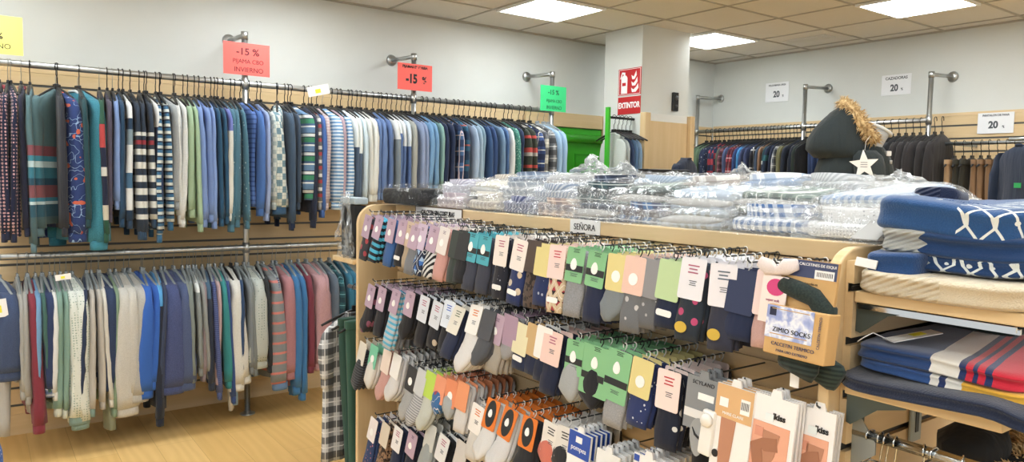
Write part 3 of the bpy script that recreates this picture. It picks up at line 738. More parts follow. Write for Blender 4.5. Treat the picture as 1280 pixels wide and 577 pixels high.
run_right([(p_, d_, ('stripes', .5, ((0, m_), (.9, m_))), .62, dict(name='trousers', kind='trousers', thick=.028)) for p_, d_, m_ in tro], 1.815, 5.80, 5.62, 'on the short rail', 'corduroy trousers on the short rail', pyq=215)
# navy jacket at the right edge
q = P(1283, 200, 0, 5.2)
pipe_e = empty('jacket_stand', 'steel T-shaped garment stand under the navy zipped jacket at the right edge', 'garment stand', (5.2, q.y, 0))
MB().tube([(0, 0, .012), (0, 0, 1.80)], .014, 12).build('pole', STEEL, pipe_e)
MB().tube([(0, 0, 0), (0, 0, .012)], .17, 28).build('base', STEEL, pipe_e)
MB().tube([(0, -.1, 1.80), (0, .1, 1.80)], .011, 10).build('crossbar', STEEL, pipe_e)
e = garment('jacket', 'navy blue jacket with a small green chest mark at the right edge', 'jacket', (5.2, q.y, 1.885), -.72, ('heather', '26364f', '22304a'), .85, sleeve=.72, thick=.07, kind='jacket', wide=1.15)
b = MB(); b.box(-.086, -.083, -.11, -.04, -.385, -.355); b.build('green_mark', plain('mark_green', '2fae62', .5), e)
# ------------------------------------------------------------------ gondola (double sided display unit)
GX, GS, GB = 1.40, 1.60, 2.05      # front edge of the end panels, slat face, rear
GY0, GY1, GH = .79, 3.13, 1.37
gon = empty('display_gondola', 'pale wood slatted display gondola full of hanging socks', 'display unit', (0, 0, 0))
def end_panel(y0, y1, grooves):
    pr = []; r = .09; r2 = .09
    for k in range(9): a = PI-PI/2*k/8; pr.append((GX+r+r*math.cos(a), GH-r+r*math.sin(a)))
    for k in range(9): a = PI/2-PI/2*k/8; pr.append((GB-r2+r2*math.cos(a), GH-r2+r2*math.sin(a)))
    pr = [(GX, 0)]+pr+[(GB, 0)]
    b = MB().prism(pr, y0, y1, 'y'); o = b.build('end_panel', MAPLE_Z, gon)
    bv = o.modifiers.new('soft', 'BEVEL'); bv.width = .004; bv.segments = 2; bv.limit_method = 'ANGLE'
    return o
ep = end_panel(GY0+.018, GY0+.042, True); end_panel(GY1-.024, GY1, False)
# grooved outer facing on the near end : horizontal boards with dark metal grooves between
zs = [1.29-.112*k for k in range(0, 12)]
b = MB(); prof = [(GY0+.018, .05)]
zz = sorted(zs); prof2 = []
for z in zz:
    if z > .08: prof2 += [(GY0, z-.008), (GY0+.012, z-.010), (GY0+.012, z+.010), (GY0, z+.008)]
prof = [(GY0+.0175, .05), (GY0, .05)]+prof2+[(GY0, 1.345), (GY0+.0175, 1.345)]
b.prism(prof, GX+.045, GB-.015, 'x'); b.build('slatted_facing', MAPLE_X, gon)
GROOVE = plain('groove_liner', '3a3c3c', .45, .5)
b = MB()
for z in zs:
    if z > .08: b.box(GX+.045, GB-.015, GY0+.010, GY0+.0115, z-.0075, z+.0075)
b.build('groove_liners', GROOVE, gon)
# front slatted face and rear face
pr = [(GS+.02, .05), (GS, .05)]; z = .08; gz = []
while z < 1.24: gz.append(z); z += .07
for z in gz: pr += [(GS, z-.005), (GS+.010, z-.006), (GS+.010, z+.006), (GS, z+.005)]
pr += [(GS, 1.322), (GS+.02, 1.322)]
MB().prism(pr, GY0+.043, GY1-.025, 'y').build('slatted_face', MAPLE_Y, gon)
MB().box(GS-.012, GS+.02, GY0+.043, GY1-.025, 1.326, GH, bev=.003).build('top_rail', MAPLE_Y, gon)
MB().box(GS+.021, GB-.012, GY0+.043, GY1-.025, 1.345, GH-.001).build('top_shelf', MAPLE_Y, gon)
MB().box(GB-.03, GB-.012, GY0+.043, GY1-.025, .05, 1.344).build('rear_board', MAPLE_Y, gon)
MB().box(GX+.02, GB-.02, GY0+.043, GY1-.025, 0, .048).build('plinth', MAPLE_Y, gon)
# labels on the top rail
def rail_label(p0, p1, txt, h, label, bold=0, edge=None):
    a = P(p0[0], p0[1], 0, GS-.015); c = P(p1[0], p1[1], 0, GS-.015); w = a.y-c.y
    e = empty('shelf_label', label, 'label', (GS-.0145, (a.y+c.y)/2, 1.349))
    MB().box(-.001, .0015, -w/2, w/2, -h/2, h/2).build('card', PAPER, e)
    if edge:
        MB().box(-.0006, .0019, -w/2-.006, w/2+.006, -h/2-.005, h/2+.005).build('holder', edge, e)
    text(txt, h*.62, (-.0022, 0, -.002), (PI/2, 0, -PI/2), INK, e, bold=bold, xs=.95)
rail_label((520, 257), (577, 268), 'CALCETIN SIN COSTURAS', .040, 'long narrow shelf label reading CALCETIN SIN COSTURAS', .001, plain('brown_card', '5b4636', .7))
rail_label((713, 274), (750, 280), 'SEÑORA', .046, 'white shelf label reading SEÑORA on the gondola top rail')

# ------------------------------------------------------------------ socks
CARDW, CARDH = .075, .100
def loft(pts, ws, ds, n=14, sq=.8):
    """flattened tube in the y,z plane: widths across, depths along x"""
    rs = []
    for i, (y, z) in enumerate(pts):
        a = Vector(pts[max(i-1, 0)]); b = Vector(pts[min(i+1, len(pts)-1)]); d = (b-a).normalized(); nrm = Vector((-d.y, d.x))
        r = []
        for k in range(n):
            t = 2*PI*k/n; c, s = math.cos(t), math.sin(t)
            u = ws[i]*math.copysign(abs(c)**sq, c); v = ds[i]*math.copysign(abs(s)**sq, s)
            r.append((v, y+nrm.x*u, z+nrm.y*u))
        rs.append(r)
    return rs
def sock_mesh(style, L, w=.041, d=.011):
    b = MB()
    if style == 'leg':       # straight folded leg, cuff or toe at the bottom
        n = 9; pts = [(0.002*math.sin(i), -.02-(L-.02)*i/n) for i in range(n+1)]
        ws = [w*(.80 if i == 0 else .93+.05*math.sin(i*1.3)) for i in range(n+1)]; ws[-1] = w*.9
        ds = [d*.5]+[d*(1+.15*math.sin(i*2)) for i in range(1, n)]+[d*.6]
    elif style == 'foot':    # leg going down, heel, foot swinging to one side
        n = 11; pts = []; ws = []; ds = []
        for i in range(n+1):
            f = i/n; k = max(0, f-.55)/.45
            pts.append((.052*k**1.5, -.02-(L-.03)*(f if f < .55 else .55+.45*(k-.12*k*k))))
            ws.append(w*(.82+.14*math.sin(f*PI)+(.12*math.exp(-((f-.66)/.1)**2)))*(1 if f < .95 else .7)); ds.append(d*(1.1 if 0 < i < n else .5))
    elif style == 'ankle':   # short sock: foot bulges sideways
        n = 10; pts = []; ws = []; ds = []
        for i in range(n+1):
            f = i/n; pts.append((.035*f*f, -.05-(L-.05)*f*(1-.1*f))); ws.append(w*(.7+.35*math.sin(f*PI*.85))); ds.append(d*1.3*(.6+.6*math.sin(f*PI)))
    b.rings(loft(pts, ws, ds)); return b
SOCKM = {}
def get_sock(style, L):
    k = (style, round(L, 2))
    if k not in SOCKM: SOCKM[k] = sock_mesh(style, k[1]).mesh('sock')
    return SOCKM[k]
CARDS = {}
def get_card(w, h, window=False):
    k = (round(w, 3), round(h, 3))
    if k not in CARDS:
        b = MB(); r = .006; pr = []
        for cx, cz, a0 in ((w/2-r, 0-r, 0), (-w/2+r, 0-r, PI/2), (-w/2+r, -h+r, PI), (w/2-r, -h+r, 1.5*PI)):
            for q in range(4): a = a0+PI/2*q/3; pr.append((cx+r*math.cos(a), cz+r*math.sin(a)))
        b.prism(pr, -.0007, .0007, 'x'); CARDS[k] = b.mesh('header_card')
    return CARDS[k]
def shared(name, me, mat, parent, loc=(0, 0, 0), rot=(0, 0, 0), scale=(1, 1, 1)):
    o = bpy.data.objects.new(name, me); COL.objects.link(o)
    if len(me.materials) == 0: me.materials.append(mat)
    o.material_slots[0].link = 'OBJECT'; o.material_slots[0].material = mat
    o.parent = parent; o.location = loc; o.rotation_euler = rot; o.scale = scale; return o
HOOKRING = None
def hookring():
    global HOOKRING
    if HOOKRING is None:
        b = MB(); pts = [(0, (.0065*math.cos(a)), .003+.008*math.sin(a)) for a in [math.radians(-50+28*k) for k in range(10)]]
        pts = pts+[(0, 0, -.012)]
        b.tube(pts, .0015, 6); HOOKRING = b.mesh('hanging_hook')
    return HOOKRING
STICK = get_card(.022, .018)
def cardmat(c): return plain('printed_card', c, .5, 0, .04, 25)
LOGOM = {}
def logo_mesh(kind):
    if kind not in LOGOM:
        b = MB()
        if kind == 'pear':
            pr = [(.013*math.cos(a)*(1-.25*math.sin(a)), -.008+.017*math.sin(a)) for a in [2*PI*k/14 for k in range(14)]]; b.prism(pr, -.0019, -.0008, 'x')
        elif kind == 'round':
            b.prism([(.016*math.cos(2*PI*k/18), .016*math.sin(2*PI*k/18)) for k in range(18)], -.0019, -.0008, 'x')
        elif kind == 'lines':
            for i, w in enumerate((.03, .022, .027)): b.box(-.0016, -.0008, -w, w*.8, -.012*i, -.012*i+.0045)
            
        elif kind == 'band':
            b.box(-.0016, -.0008, -.0415, .0415, -.011, .011)
        elif kind == 'oval':
            pr = [(.026*math.cos(a), .045*math.sin(a)) for a in [2*PI*k/22 for k in range(22)]]; b.prism(pr, -.0019, -.0008, 'x')
        LOGOM[kind] = b.mesh('print_'+kind)
    return LOGOM[kind]
ROW = ['upper', 'second', 'third', 'bottom']
ORDF = ['front pack', 'second pack back', 'third pack back', 'fourth pack back', 'fifth pack back', 'sixth pack back', 'seventh pack back', 'eighth pack back']
PRONGM = MB().tube([(0, 0, 0), (-.205, 0, .0), (-.213, 0, .006), (-.214, 0, .012)], .0022, 6)
def pack(first, x, y, z, rx, ryy, style, L, sm, cc, row, desc, k, size=1.0, logo='pear', sticker=True, cardsize=None, two=True, wcol=None):
    cw, ch = cardsize or (CARDW, CARDH)
    lab = desc+', '+ORDF[k]+', '+ROW[row]+' row'
    e = empty('sock_pack', lab, 'socks', (x, y, z), (rx, ryy, 0), 'sock packs on the gondola prongs')
    shared('hanging_hook', hookring(), WHITEP if R.random() < .75 else BLACKP, e)
    shared('header_card', get_card(cw, ch), cardmat(cc), e, (-.013, 0, -.010))
    shared('sock', get_sock(style, L), sm, e, (0, 0, 0))
    if two and k < 2: shared('sock', get_sock(style, L), sm, e, (.013, -.006, .004))
    if first:
        if logo == 'pear':
            shared('printed_logo', logo_mesh('pear'), WHT, e, (-.013, .004, -.062), scale=(1, 1, .8))
            shared('printed_text', logo_mesh('lines'), plain('print_plum', '6d5468', .5), e, (-.013, -.002, -.026), scale=(1, .35, .35))
        elif logo == 'lines':
            shared('printed_logo', logo_mesh('lines'), plain('print_pink', wcol or 'b0607c', .5), e, (-.013, 0, -.030), scale=(1, .62, .7)); shared('printed_text', logo_mesh('lines'), GREYINK, e, (-.013, -.004, -.066), scale=(1, .42, .4))
        elif logo == 'band':
            shared('printed_logo', logo_mesh('pear'), WHT, e, (-.013, .004, -.05)); shared('printed_band', logo_mesh('band'), plain('print_black', '22262a', .5), e, (-.013, 0, -ch*.70), scale=(1, .965*cw/.083, .85)); shared('printed_text', logo_mesh('lines'), INK, e, (-.013, 0, -.016), scale=(1, .5, .35)); shared('printed_text', logo_mesh('lines'), GREYINK, e, (-.013, 0, -ch*.86), scale=(1, .6, .3))
        elif logo == 'orange':
            shared('printed_band', logo_mesh('oval'), plain('print_black', '22262a', .5), e, (-.013, 0, -.058)); shared('printed_logo', logo_mesh('pear'), WHT, e, (-.0145, 0, -.05), scale=(1.3, .8, .8))
        elif logo == 'round':
            shared('printed_logo', logo_mesh('round'), WHT, e, (-.013, 0, -.07))
        if sticker == 'low': shared('price_sticker', get_card(.05, .016), PAPER, e, (-.0135, .0, -L+.045))
        if sticker == 'gold': 
            shared('gold_sticker', logo_mesh('round'), plain('gold_foil', 'd9b64a', .35, .4), e, (-.0125, .012, -L+.032), scale=(1, 1.15, .85))
    return e
NP = [0]; BACK = []
def column(row, px, py, desc, cc, style, mat, pyb, n=3, X=1.385, logo='pear', sticker=False, rx=.15, ryy=.17, dx=.031, card=None, alt=None, lean=None, wcol=None):
    if rx == .15: rx = .11 if px < 560 else .03 if px > 680 else .07
    if ryy == .17 and px > 600: ryy = .12
    q = P(px, py, 0, X); qb = P(px-6, pyb, 0, X-.03); L = max(.15, min(.36, q.z-qb.z+.02))
    zt = q.z+.008
    n += 1 if row < 2 else 0
    n = min(n, 5 if px > 560 else 4)
    pe = bpy.data.objects.new('display_prong', PRONGMESH); COL.objects.link(pe); pe.location = (GS-.001, q.y, zt+.008)
    tag(pe, 'metal prong carrying the '+desc+', '+ROW[row]+' row', 'display prong', 'sock display prongs')
    sm = fabric(mat)
    am = fabric(alt) if alt else sm
    for k in range(n):
        jj = R.uniform(-.05, .05)
        pack(k == 0, X+.012+dx*k, q.y+R.uniform(-.004, .004), zt, rx+jj, ryy*(1-.12*k)+R.uniform(-.03, .03), style, L, sm if k == 0 else am, cc, row, desc, k, logo=logo, sticker=sticker, cardsize=card, wcol=wcol)
        NP[0] += 1
    k = n
    while X+.012+dx*k < GS-.012:
        BACK.append((X+.012+dx*k, q.y+R.uniform(-.005, .005), zt, rx+R.uniform(-.03, .03), ryy*.5, get_sock(style, L), am if k % 2 else sm, get_card(*(card or (CARDW, CARDH))), cardmat(cc))); k += 1
PRONGMESH = PRONGM.mesh('display_prong'); PRONGMESH.materials.append(plain('prong_metal', '5c6163', .35, .8))
MAUVE = 'b79fb2'; GRN = '84bd8b'; TEAL = '50acbc'; CRM = 'e6dfc4'; YEL = 'ddd08f'; PEACH = 'e6c4b6'; OR = 'e07a2c'
NAVY = '1e2947'
# upper row
c0 = [
 (462, 269, 'charcoal socks with red motifs', MAUVE, 'leg', ('dots', '34373f', 'b23b46', 24, .3, .8), 325, 3, {}),
 (476, 270, 'turquoise and black striped socks', MAUVE, 'leg', ('stripes', .028, ((0, '22b0d6'), (.5, '171a26'))), 327, 3, {}),
 (491, 273, 'plain bright blue socks', MAUVE, 'leg', '2b5fa0', 330, 3, {}),
 (505, 274, 'black socks with a small white patch', MAUVE, 'leg', '1c1e26', 332, 2, dict(sticker='low')),
 (514, 277, 'beige ribbed socks', 'c9b49c', 'leg', 'b39f83', 335, 2, {}),
 (522, 280, 'mid grey ribbed socks', MAUVE, 'leg', '787b80', 341, 2, {}),
 (531, 280, 'navy socks with blue argyle diamonds', 'c9b7cc', 'leg', ('argyle', '20304e', '2f6fc4', '9fc0e4', 'dfe4ec', .075), 343, 2, {}),
 (545, 282, 'black and white diagonal striped socks', MAUVE, 'leg', ('diag', '1d1d22', 'd9dadb', .026), 346, 2, {}),
 (558, 284, 'plain salmon pink socks', 'e3dcd8', 'leg', 'd39a92', 349, 3, {}),
 (573, 288, 'dark olive ribbed socks', '37403e', 'leg', '39443f', 352, 3, dict(logo='')),
 (583, 290, 'black ribbed socks without a card', '2a2c30', 'leg', '202228', 352, 3, dict(logo='')),
 (594, 291, 'slate socks under the left turquoise card', TEAL, 'leg', '3c4152', 361, 2, dict(logo='band')),
 (609, 294, 'slate socks under the right turquoise card', TEAL, 'leg', '3a3f50', 366, 3, dict(logo='band')),
 (630, 294, 'black socks with white triangles', 'e9e0da', 'leg', ('dots', '1f2230', 'b9bdc8', 62, .17, .6), 371, 3, dict(logo='lines', sticker='low')),
 (653, 299, 'navy socks with teddy bears', 'ece4de', 'leg', ('dots', '22346a', 'd6c4a8', 24, .27, .9), 379, 3, dict(logo='lines', sticker='low')),
 (670, 300, 'brown patterned socks', '4b3f3a', 'leg', ('leopard', '5a4a42', '2b2422'), 384, 2, dict(logo='')),
 (683, 304, 'navy socks with small geometric pattern', YEL, 'leg', ('dots', '1f3163', 'a9b3c8', 55, .25, .3), 380, 2, dict(logo='')),
 (699, 306, 'beige and red argyle socks', 'ecd2cc', 'leg', ('argyle', 'd9c19c', 'b02b3e', '2d2226', 'efe6d8', .058), 388, 3, dict(logo='lines', wcol='c04050', sticker='low')),
 (723, 309, 'light grey socks with a green card', GRN, 'leg', ('heather', '9a9da2', '8a8d93'), 396, 3, dict(logo='band')),
 (750, 314, 'navy socks with a green card', GRN, 'leg', '1f2a4a', 401, 3, dict(logo='band')),
 (773, 317, 'grey fleecy socks with a yellow card', YEL, 'foot', '7f8a92', 402, 2, dict(logo='round')),
 (796, 320, 'grey socks with white flowers', PEACH, 'leg', ('dots', '6f7378', 'c8c9cb', 30, .22, .8), 412, 3, dict(logo='round')),
 (816, 323, 'grey ribbed socks with pale dashes', '8c8c90', 'leg', ('dots', '6a6d72', 'b0b2b6', 40, .2, .9), 410, 2, dict(logo='')),
 (842, 325, 'navy socks with a pale green card', 'b9d2a0', 'leg', '1e2a46', 408, 2, dict(logo='', sticker='low')),
 (868, 322, 'dark teal socks with pink and lilac motifs', 'e4e4ea', 'leg', ('dots', '27323f', 'c33a72', 26, .24, .9), 424, 2, dict(logo='lines', sticker='gold')),
 (905, 329, 'plain charcoal socks with gold sticker', 'e6e4ea', 'leg', '32364a', 433, 3, dict(logo='lines', sticker='gold', wcol='556070')),
 (934, 337, 'navy blue socks in a thick bundle', '232f52', 'leg', '1f2c4e', 424, 4, dict(logo='')),
 (967, 338, 'pale pink socks with a magenta round print', 'ecd6d2', 'leg', 'cfa59f', 432, 3, dict(logo='')),
]
for (px, py, d, cc, st, m, pb, n, o_) in c0: column(0, px, py, d, cc, st, m, pb, n, **o_)
c1 = [
 (466, 356, 'black socks with grey heel and pink toe', MAUVE, 'foot', ('dots', '202129', '8a4560', 16, .28, .9), 420, 3, {}),
 (480, 359, 'black and light grey socks', MAUVE, 'leg', '24252c', 420, 3, dict(alt='a5a6a8')),
 (498, 362, 'turquoise and grey striped socks', MAUVE, 'leg', ('stripes', .022, ((0, '3fb4dc'), (.45, 'b9c3cb'))), 435, 3, dict(alt='8a8f96')),
 (515, 364, 'plain black ankle socks', MAUVE, 'foot', '1b1c22', 428, 3, {}),
 (533, 370, 'black socks with a white glossy card', 'd8dde6', 'leg', '1d1f28', 432, 3, dict(logo='lines')),
 (549, 377, 'black socks with beige motif', 'd8dde6', 'leg', ('dots', '1d1f28', 'c9b8a0', 18, .22, .9), 436, 3, dict(logo='lines')),
 (565, 376, 'black socks with a blue and white card', 'dfe7f2', 'leg', '1a1d26', 440, 3, dict(logo='lines', wcol='2a5fc0')),
 (577, 384, 'long navy socks with a cream card', 'e2ddd0', 'leg', '232c48', 448, 3, dict(logo='lines', ryy=.35, wcol='5a6a50')),
 (598, 382, 'white sports socks with an orange stripe card', 'eceae6', 'foot', 'dcdad8', 470, 4, dict(logo='lines', ryy=.30, wcol='e07a2c', alt='d5d0cf')),
 (614, 388, 'dark grey long socks', '4a4c52', 'foot', '50535a', 462, 3, dict(logo='', ryy=.25)),
 (624, 392, 'beige grey socks with a mauve card', MAUVE, 'leg', 'a9a296', 465, 3, {}),
 (641, 394, 'light grey soft socks', 'a98fa4', 'foot', '9d9da0', 450, 3, dict(logo='')),
 (655, 404, 'navy socks with a lime price tag', 'e2dcb8', 'leg', '222e4e', 462, 3, dict(logo='', sticker='low')),
 (670, 405, 'navy socks with a kraft card', 'c9ab7c', 'leg', '1f2a48', 470, 3, dict(logo='')),
 (683, 408, 'navy socks with a plain white card', 'efeeea', 'leg', '1d2740', 478, 2, dict(logo='')),
 (694, 414, 'long ink navy socks with a pink card', 'eccdc4', 'leg', '1b2440', 494, 3, dict(logo='lines', card=(.088, .10))),
 (722, 425, 'grey and white socks with a slim green card', GRN, 'ankle', 'a9b0b4', 500, 3, dict(logo='band')),
 (748, 432, 'black socks with a wide green card', GRN, 'ankle', '22242c', 512, 3, dict(logo='band', card=(.115, .14))),
 (778, 438, 'light grey long socks with a green card', GRN, 'leg', ('heather', 'a3a5a8', '949699'), 536, 3, dict(logo='band', card=(.09, .14))),
 (805, 448, 'navy socks with white dots', YEL, 'leg', ('dots', '25376e', 'd8dce6', 55, .17, .9), 532, 3, dict(logo='round')),
 (837, 462, 'black socks with white cat faces', 'f0dcd6', 'leg', ('dots', '1b2236', 'd8d8d4', 26, .30, .35), 560, 4, dict(logo='lines', wcol='c03a40')),
]
for (px, py, d, cc, st, m, pb, n, o_) in c1: column(1, px, py, d, cc, st, m, pb, n, **o_)
c2 = [
 (456, 428, 'black and grey ribbed ankle socks', 'ddd8cc', 'ankle', ('stripes', .012, ((0, '2c2f36'), (.6, '4a4f58'))), 490, 3, dict(logo='')),
 (469, 431, 'white ankle socks with a mint green card', '79c4a4', 'ankle', 'dedcd6', 486, 3, dict(logo='round')),
 (486, 437, 'dusty pink ankle socks', 'e8d8cc', 'foot', 'd09a92', 506, 3, dict(logo='')),
 (499, 443, 'white trainer socks', 'ecebe9', 'foot', 'd9d9da', 510, 3, dict(logo='')),
 (517, 458, 'light grey socks with a black oval card', '34363c', 'foot', ('heather', 'b0b2b2', 'a0a2a3'), 533, 3, dict(logo='round')),
 (530, 462, 'grey striped trainer socks', 'c9ccce', 'foot', ('stripes', .010, ((0, '8a8d92'), (.5, 'c2c4c8'))), 540, 3, dict(logo='')),
 (541, 465, 'grey socks with a neon green edge', 'b9d85a', 'foot', 'c3c9c0', 545, 2, dict(logo='')),
 (553, 470, 'blue and red patterned baby socks', 'e79a78', 'ankle', ('scribble', '2b6fae', 'e0e0e4', 'a93c54'), 512, 3, dict(logo='')),
 (566, 474, 'grey topped socks with an orange card', 'e68f68', 'ankle', 'a9b0b4', 512, 4, dict(logo='round')),
 (582, 478, 'white grip socks with an orange card', 'e89a70', 'leg', 'd7d3d0', 540, 4, dict(logo='')),
 (600, 506, 'ivory socks with small orange clips', 'eeeae6', 'leg', 'd6d2cc', 577, 4, dict(logo='lines', wcol='e07a2c')),
 (620, 500, 'white sports socks, left black and orange card', OR, 'foot', 'dcdcdc', 582, 4, dict(logo='orange', ryy=.3)),
 (641, 511, 'white sports socks, right black and orange card', OR, 'foot', 'd6d6d8', 600, 4, dict(logo='orange', ryy=.3)),
 (664, 521, 'black sports socks with an orange card', OR, 'foot', '26282d', 612, 4, dict(logo='orange', ryy=.25)),
 (692, 528, 'coral invisible socks', 'e6e2dc', 'ankle', 'e0745e', 585, 3, dict(logo='lines', wcol='333333')),
 (709, 533, 'black and grey trainer socks', 'e0dcd6', 'ankle', '2b2d33', 590, 3, dict(logo='lines', wcol='333333')),
]
for (px, py, d, cc, st, m, pb, n, o_) in c2: column(2, px, py, d, cc, st, m, pb, n, **o_)
c3 = [
 (469, 523, 'navy socks with tiny flowers', 'e9e2e2', 'leg', ('dots', '27406e', 'b06a7a', 60, .22, .9), 600, 3, dict(logo='round')),
 (484, 529, 'brown leopard print socks', 'd8cdbc', 'leg', ('leopard', '9a7450', '33241a'), 602, 3, dict(logo='')),
 (500, 534, 'navy socks with a white card', 'e8e6e6', 'leg', '1e2a48', 610, 3, dict(logo='lines')),
 (518, 540, 'dark navy socks with a mauve card', MAUVE, 'leg', '1a2138', 615, 3, {}),
 (541, 530, 'grey rolled slipper socks', 'c2c4c0', 'ankle', '9da4a4', 600, 3, dict(logo='')),
 (558, 545, 'black fleece socks', 'dddddd', 'leg', '1d1e24', 622, 3, dict(logo='lines')),
 (580, 552, 'charcoal winter socks', 'c9c4c0', 'leg', '2c2e36', 632, 3, dict(logo='')),
]
for (px, py, d, cc, st, m, pb, n, o_) in c3: column(3, px, py, d, cc, st, m, pb, n, **o_)

def back_socks():
    vs = []; fs = []; mi = []; mats = []
    for (x, y, z, rx, ryy, sme, smt, cme, cmt) in BACK:
        M_ = Matrix.Translation((x, y, z)) @ Matrix.Rotation(ryy, 4, 'Y') @ Matrix.Rotation(rx, 4, 'X')
        for me, mt, off in ((sme, smt, Vector((0, 0, 0))), (cme, cmt, Vector((-.013, 0, -.010))), (hookring(), WHITEP if R.random() < .6 else BLACKP, Vector((0, 0, 0)))):
            if mt not in mats: mats.append(mt)
            b = len(vs); vs += [M_ @ (v.co+off) for v in me.vertices]
            for f in me.polygons: fs.append([b+i for i in f.vertices]); mi.append(mats.index(mt))
    me = bpy.data.meshes.new('socks_at_the_back'); me.from_pydata(vs, [], fs); me.polygons.foreach_set('material_index', mi); me.polygons.foreach_set('use_smooth', [True]*len(fs))
    o = link('socks_at_the_back', me, mats); tag(o, 'mass of further carded socks packed at the back of the prongs', 'socks', None, 'stuff')
back_socks()
# flat printed packs (blue and white tights boxes, leg pictures) hanging on prongs
def flat_pack(px, py, X, w, h, name, label, cat, base, build, n=1, grp=None, dx=.02, rx=.02, ryy=.10, later=None):
    q = P(px, py, 0, X)
    pe = bpy.data.objects.new('display_prong', PRONGMESH); COL.objects.link(pe); pe.location = (GS-.001, q.y, q.z-.006)
    tag(pe, 'metal prong carrying the '+label.split(',')[0], 'display prong', 'sock display prongs')
    for k in range(n):
        lab = label+('' if n == 1 else ', '+ORDF[k])
        e = empty(name, lab, cat, (X+dx*k, q.y, q.z-.012), (rx+R.uniform(-.02, .02), ryy-.015*k, 0), grp)
        b = MB(); b.prism([(-w/2, -h), (w/2, -h), (w/2, 0), (.014, 0), (.010, .016), (-.010, .016), (-.014, 0), (-w/2, 0)], -.003, .003, 'x')
        b.build('backing_card', cardmat(base), e)
        build(e, w, h, k)
def rect(e, nm, y0, y1, z0, z1, c, d=-.0034, th=.0008, rough=.5):
    return MB().box(d-th, d, y0, y1, z0, z1).build(nm, plain('print', c, rough, 0, .03), e)
TXR = (PI/2, 0, -PI/2)
def bp(e, w, h, k):
    rect(e, 'blue_header', -w/2+.001, w/2-.001, -h*.42, -.002, '2a4fa8')
    if k == 0:
        text('pompea', .020, (-.0045, 0, -h*.28), TXR, WHT, e)
        rect(e, 'sticker', -.012, .014, -h*.18, -h*.08, 'f2f2f2', d=-.0044)
        rect(e, 'green_print', -.02, .0, -h*.62, -h*.52, '7fc48a'); rect(e, 'blue_print', -.02, .012, -h*.8, -h*.72, '5f92d0')
flat_pack(727, 535, 1.37, .092, .17, 'sock_packet', 'white packet with blue pompea header, third row', 'sock packet', 'eef0f0', bp, 5, 'blue and white sock packets', .018)
def wp(e, w, h, k):
    rect(e, 'grey_print', -w*.3, w*.1, -h*.35, -h*.2, 'b9bcc0'); rect(e, 'blue_edge', w*.34, w*.48, -h*.9, -h*.3, '3a8ac0')
flat_pack(762, 560, 1.37, .09, .17, 'sock_packet', 'white and pale blue sock packet at the bottom edge', 'sock packet', 'e4e6e6', wp, 6, 'pale sock packets', .020)
def op(e, w, h, k): rect(e, 'orange_print', -w*.45, w*.45, -h*.8, -h*.22, 'e07830'); rect(e, 'blue_corner', w*.3, w*.48, -h*.12, -.004, '2a4fa8')
flat_pack(812, 566, 1.37, .10, .17, 'sock_packet', 'white and orange sock packet below the cat socks', 'sock packet', 'ecebea', op, 8, 'orange sock packets', .020)
def sk(e, w, h, k):
    if k == 0:
        text('SCYLAND', .013, (-.0042, 0, -.014), TXR, INK, e, sp=1.15)
        rect(e, 'price_sticker', -.034, .012, -.052, -.036, 'f2f2f0'); rect(e, 'white_strip', -w/2+.001, w/2-.001, -.098, -.078, 'dcdcdc')
    b = MB(); b.prism([(.030*math.cos(a)*(.8+.2*math.sin(a)), -.140+.045*math.sin(a)) for a in [2*PI*i/22 for i in range(22)]], -.0045, -.0035, 'x')
    b.build('window_shape', plain('print_silver', '9b9ea0', .4, 0, .05), e)
    b = MB(); b.tube([(-.005, .018, -.12), (-.005, .008, -.135), (-.005, -.008, -.142), (-.005, -.018, -.145)], [.001, .003, .003, .001], 6); b.build('black_shape', INK, e)
    b = MB(); b.prism([(-.028+.021*math.cos(2*PI*i/20), -.092+.021*math.sin(2*PI*i/20)) for i in range(20)], -.0062, -.005, 'x'); b.build('black_disc', INK, e)
    if k == 0: text('54/56', .013, (-.0066, -.028, -.092), TXR, WHT, e)
flat_pack(882, 466, 1.37, .098, .125, 'tights_packet', 'grey tights packet with a black 54/56 disc', 'tights packet', '85888b', sk, 3, 'grey tights packets', .022)
q = P(884, 500, 0, 1.37)
for k in range(1):
    e = empty('black_tights', 'folded black tights below the grey packet', 'tights', (1.385, q.y, .99), (0, .05, 0))
    shared('body', get_sock('leg', .34), fabric('16171b'), e, scale=(1, 1.25, 1))
e = empty('security_tag', 'white plastic anti-theft tag clipped on the grey tights packet', 'security tag', P(884, 552, 0, 1.345), (.05, .1, 0))
MB().box(-.012, .004, -.018, .018, -.03, .075, bev=.006).build('body', WHITEP, e)
b = MB(); b.tube([(-.012, 0, .052), (-.020, 0, .052)], [.017, .014], 18); b.build('round_head', WHITEP, e)
SKIN = plain('print_skin', 'b98468', .5, 0, .08); SKIN2 = plain('print_skin_dark', 'a36f54', .5, 0, .08)
def leg_shape(e, pts, wds, m, d, nm='leg_picture', k=1.0):
    pts = [(y*k, z) for y, z in pts]; b = MB(); L_ = []; R_ = []
    for i, (y, z) in enumerate(pts):
        a = Vector(pts[max(i-1, 0)]); c = Vector(pts[min(i+1, len(pts)-1)]); v = (c-a).normalized(); nn = Vector((-v.y, v.x))
        L_.append((y+nn.x*wds[i], z+nn.y*wds[i])); R_.append((y-nn.x*wds[i], z-nn.y*wds[i]))
    b.prism(L_+R_[::-1], d-.0008, d, 'x'); return b.build(nm, m, e)
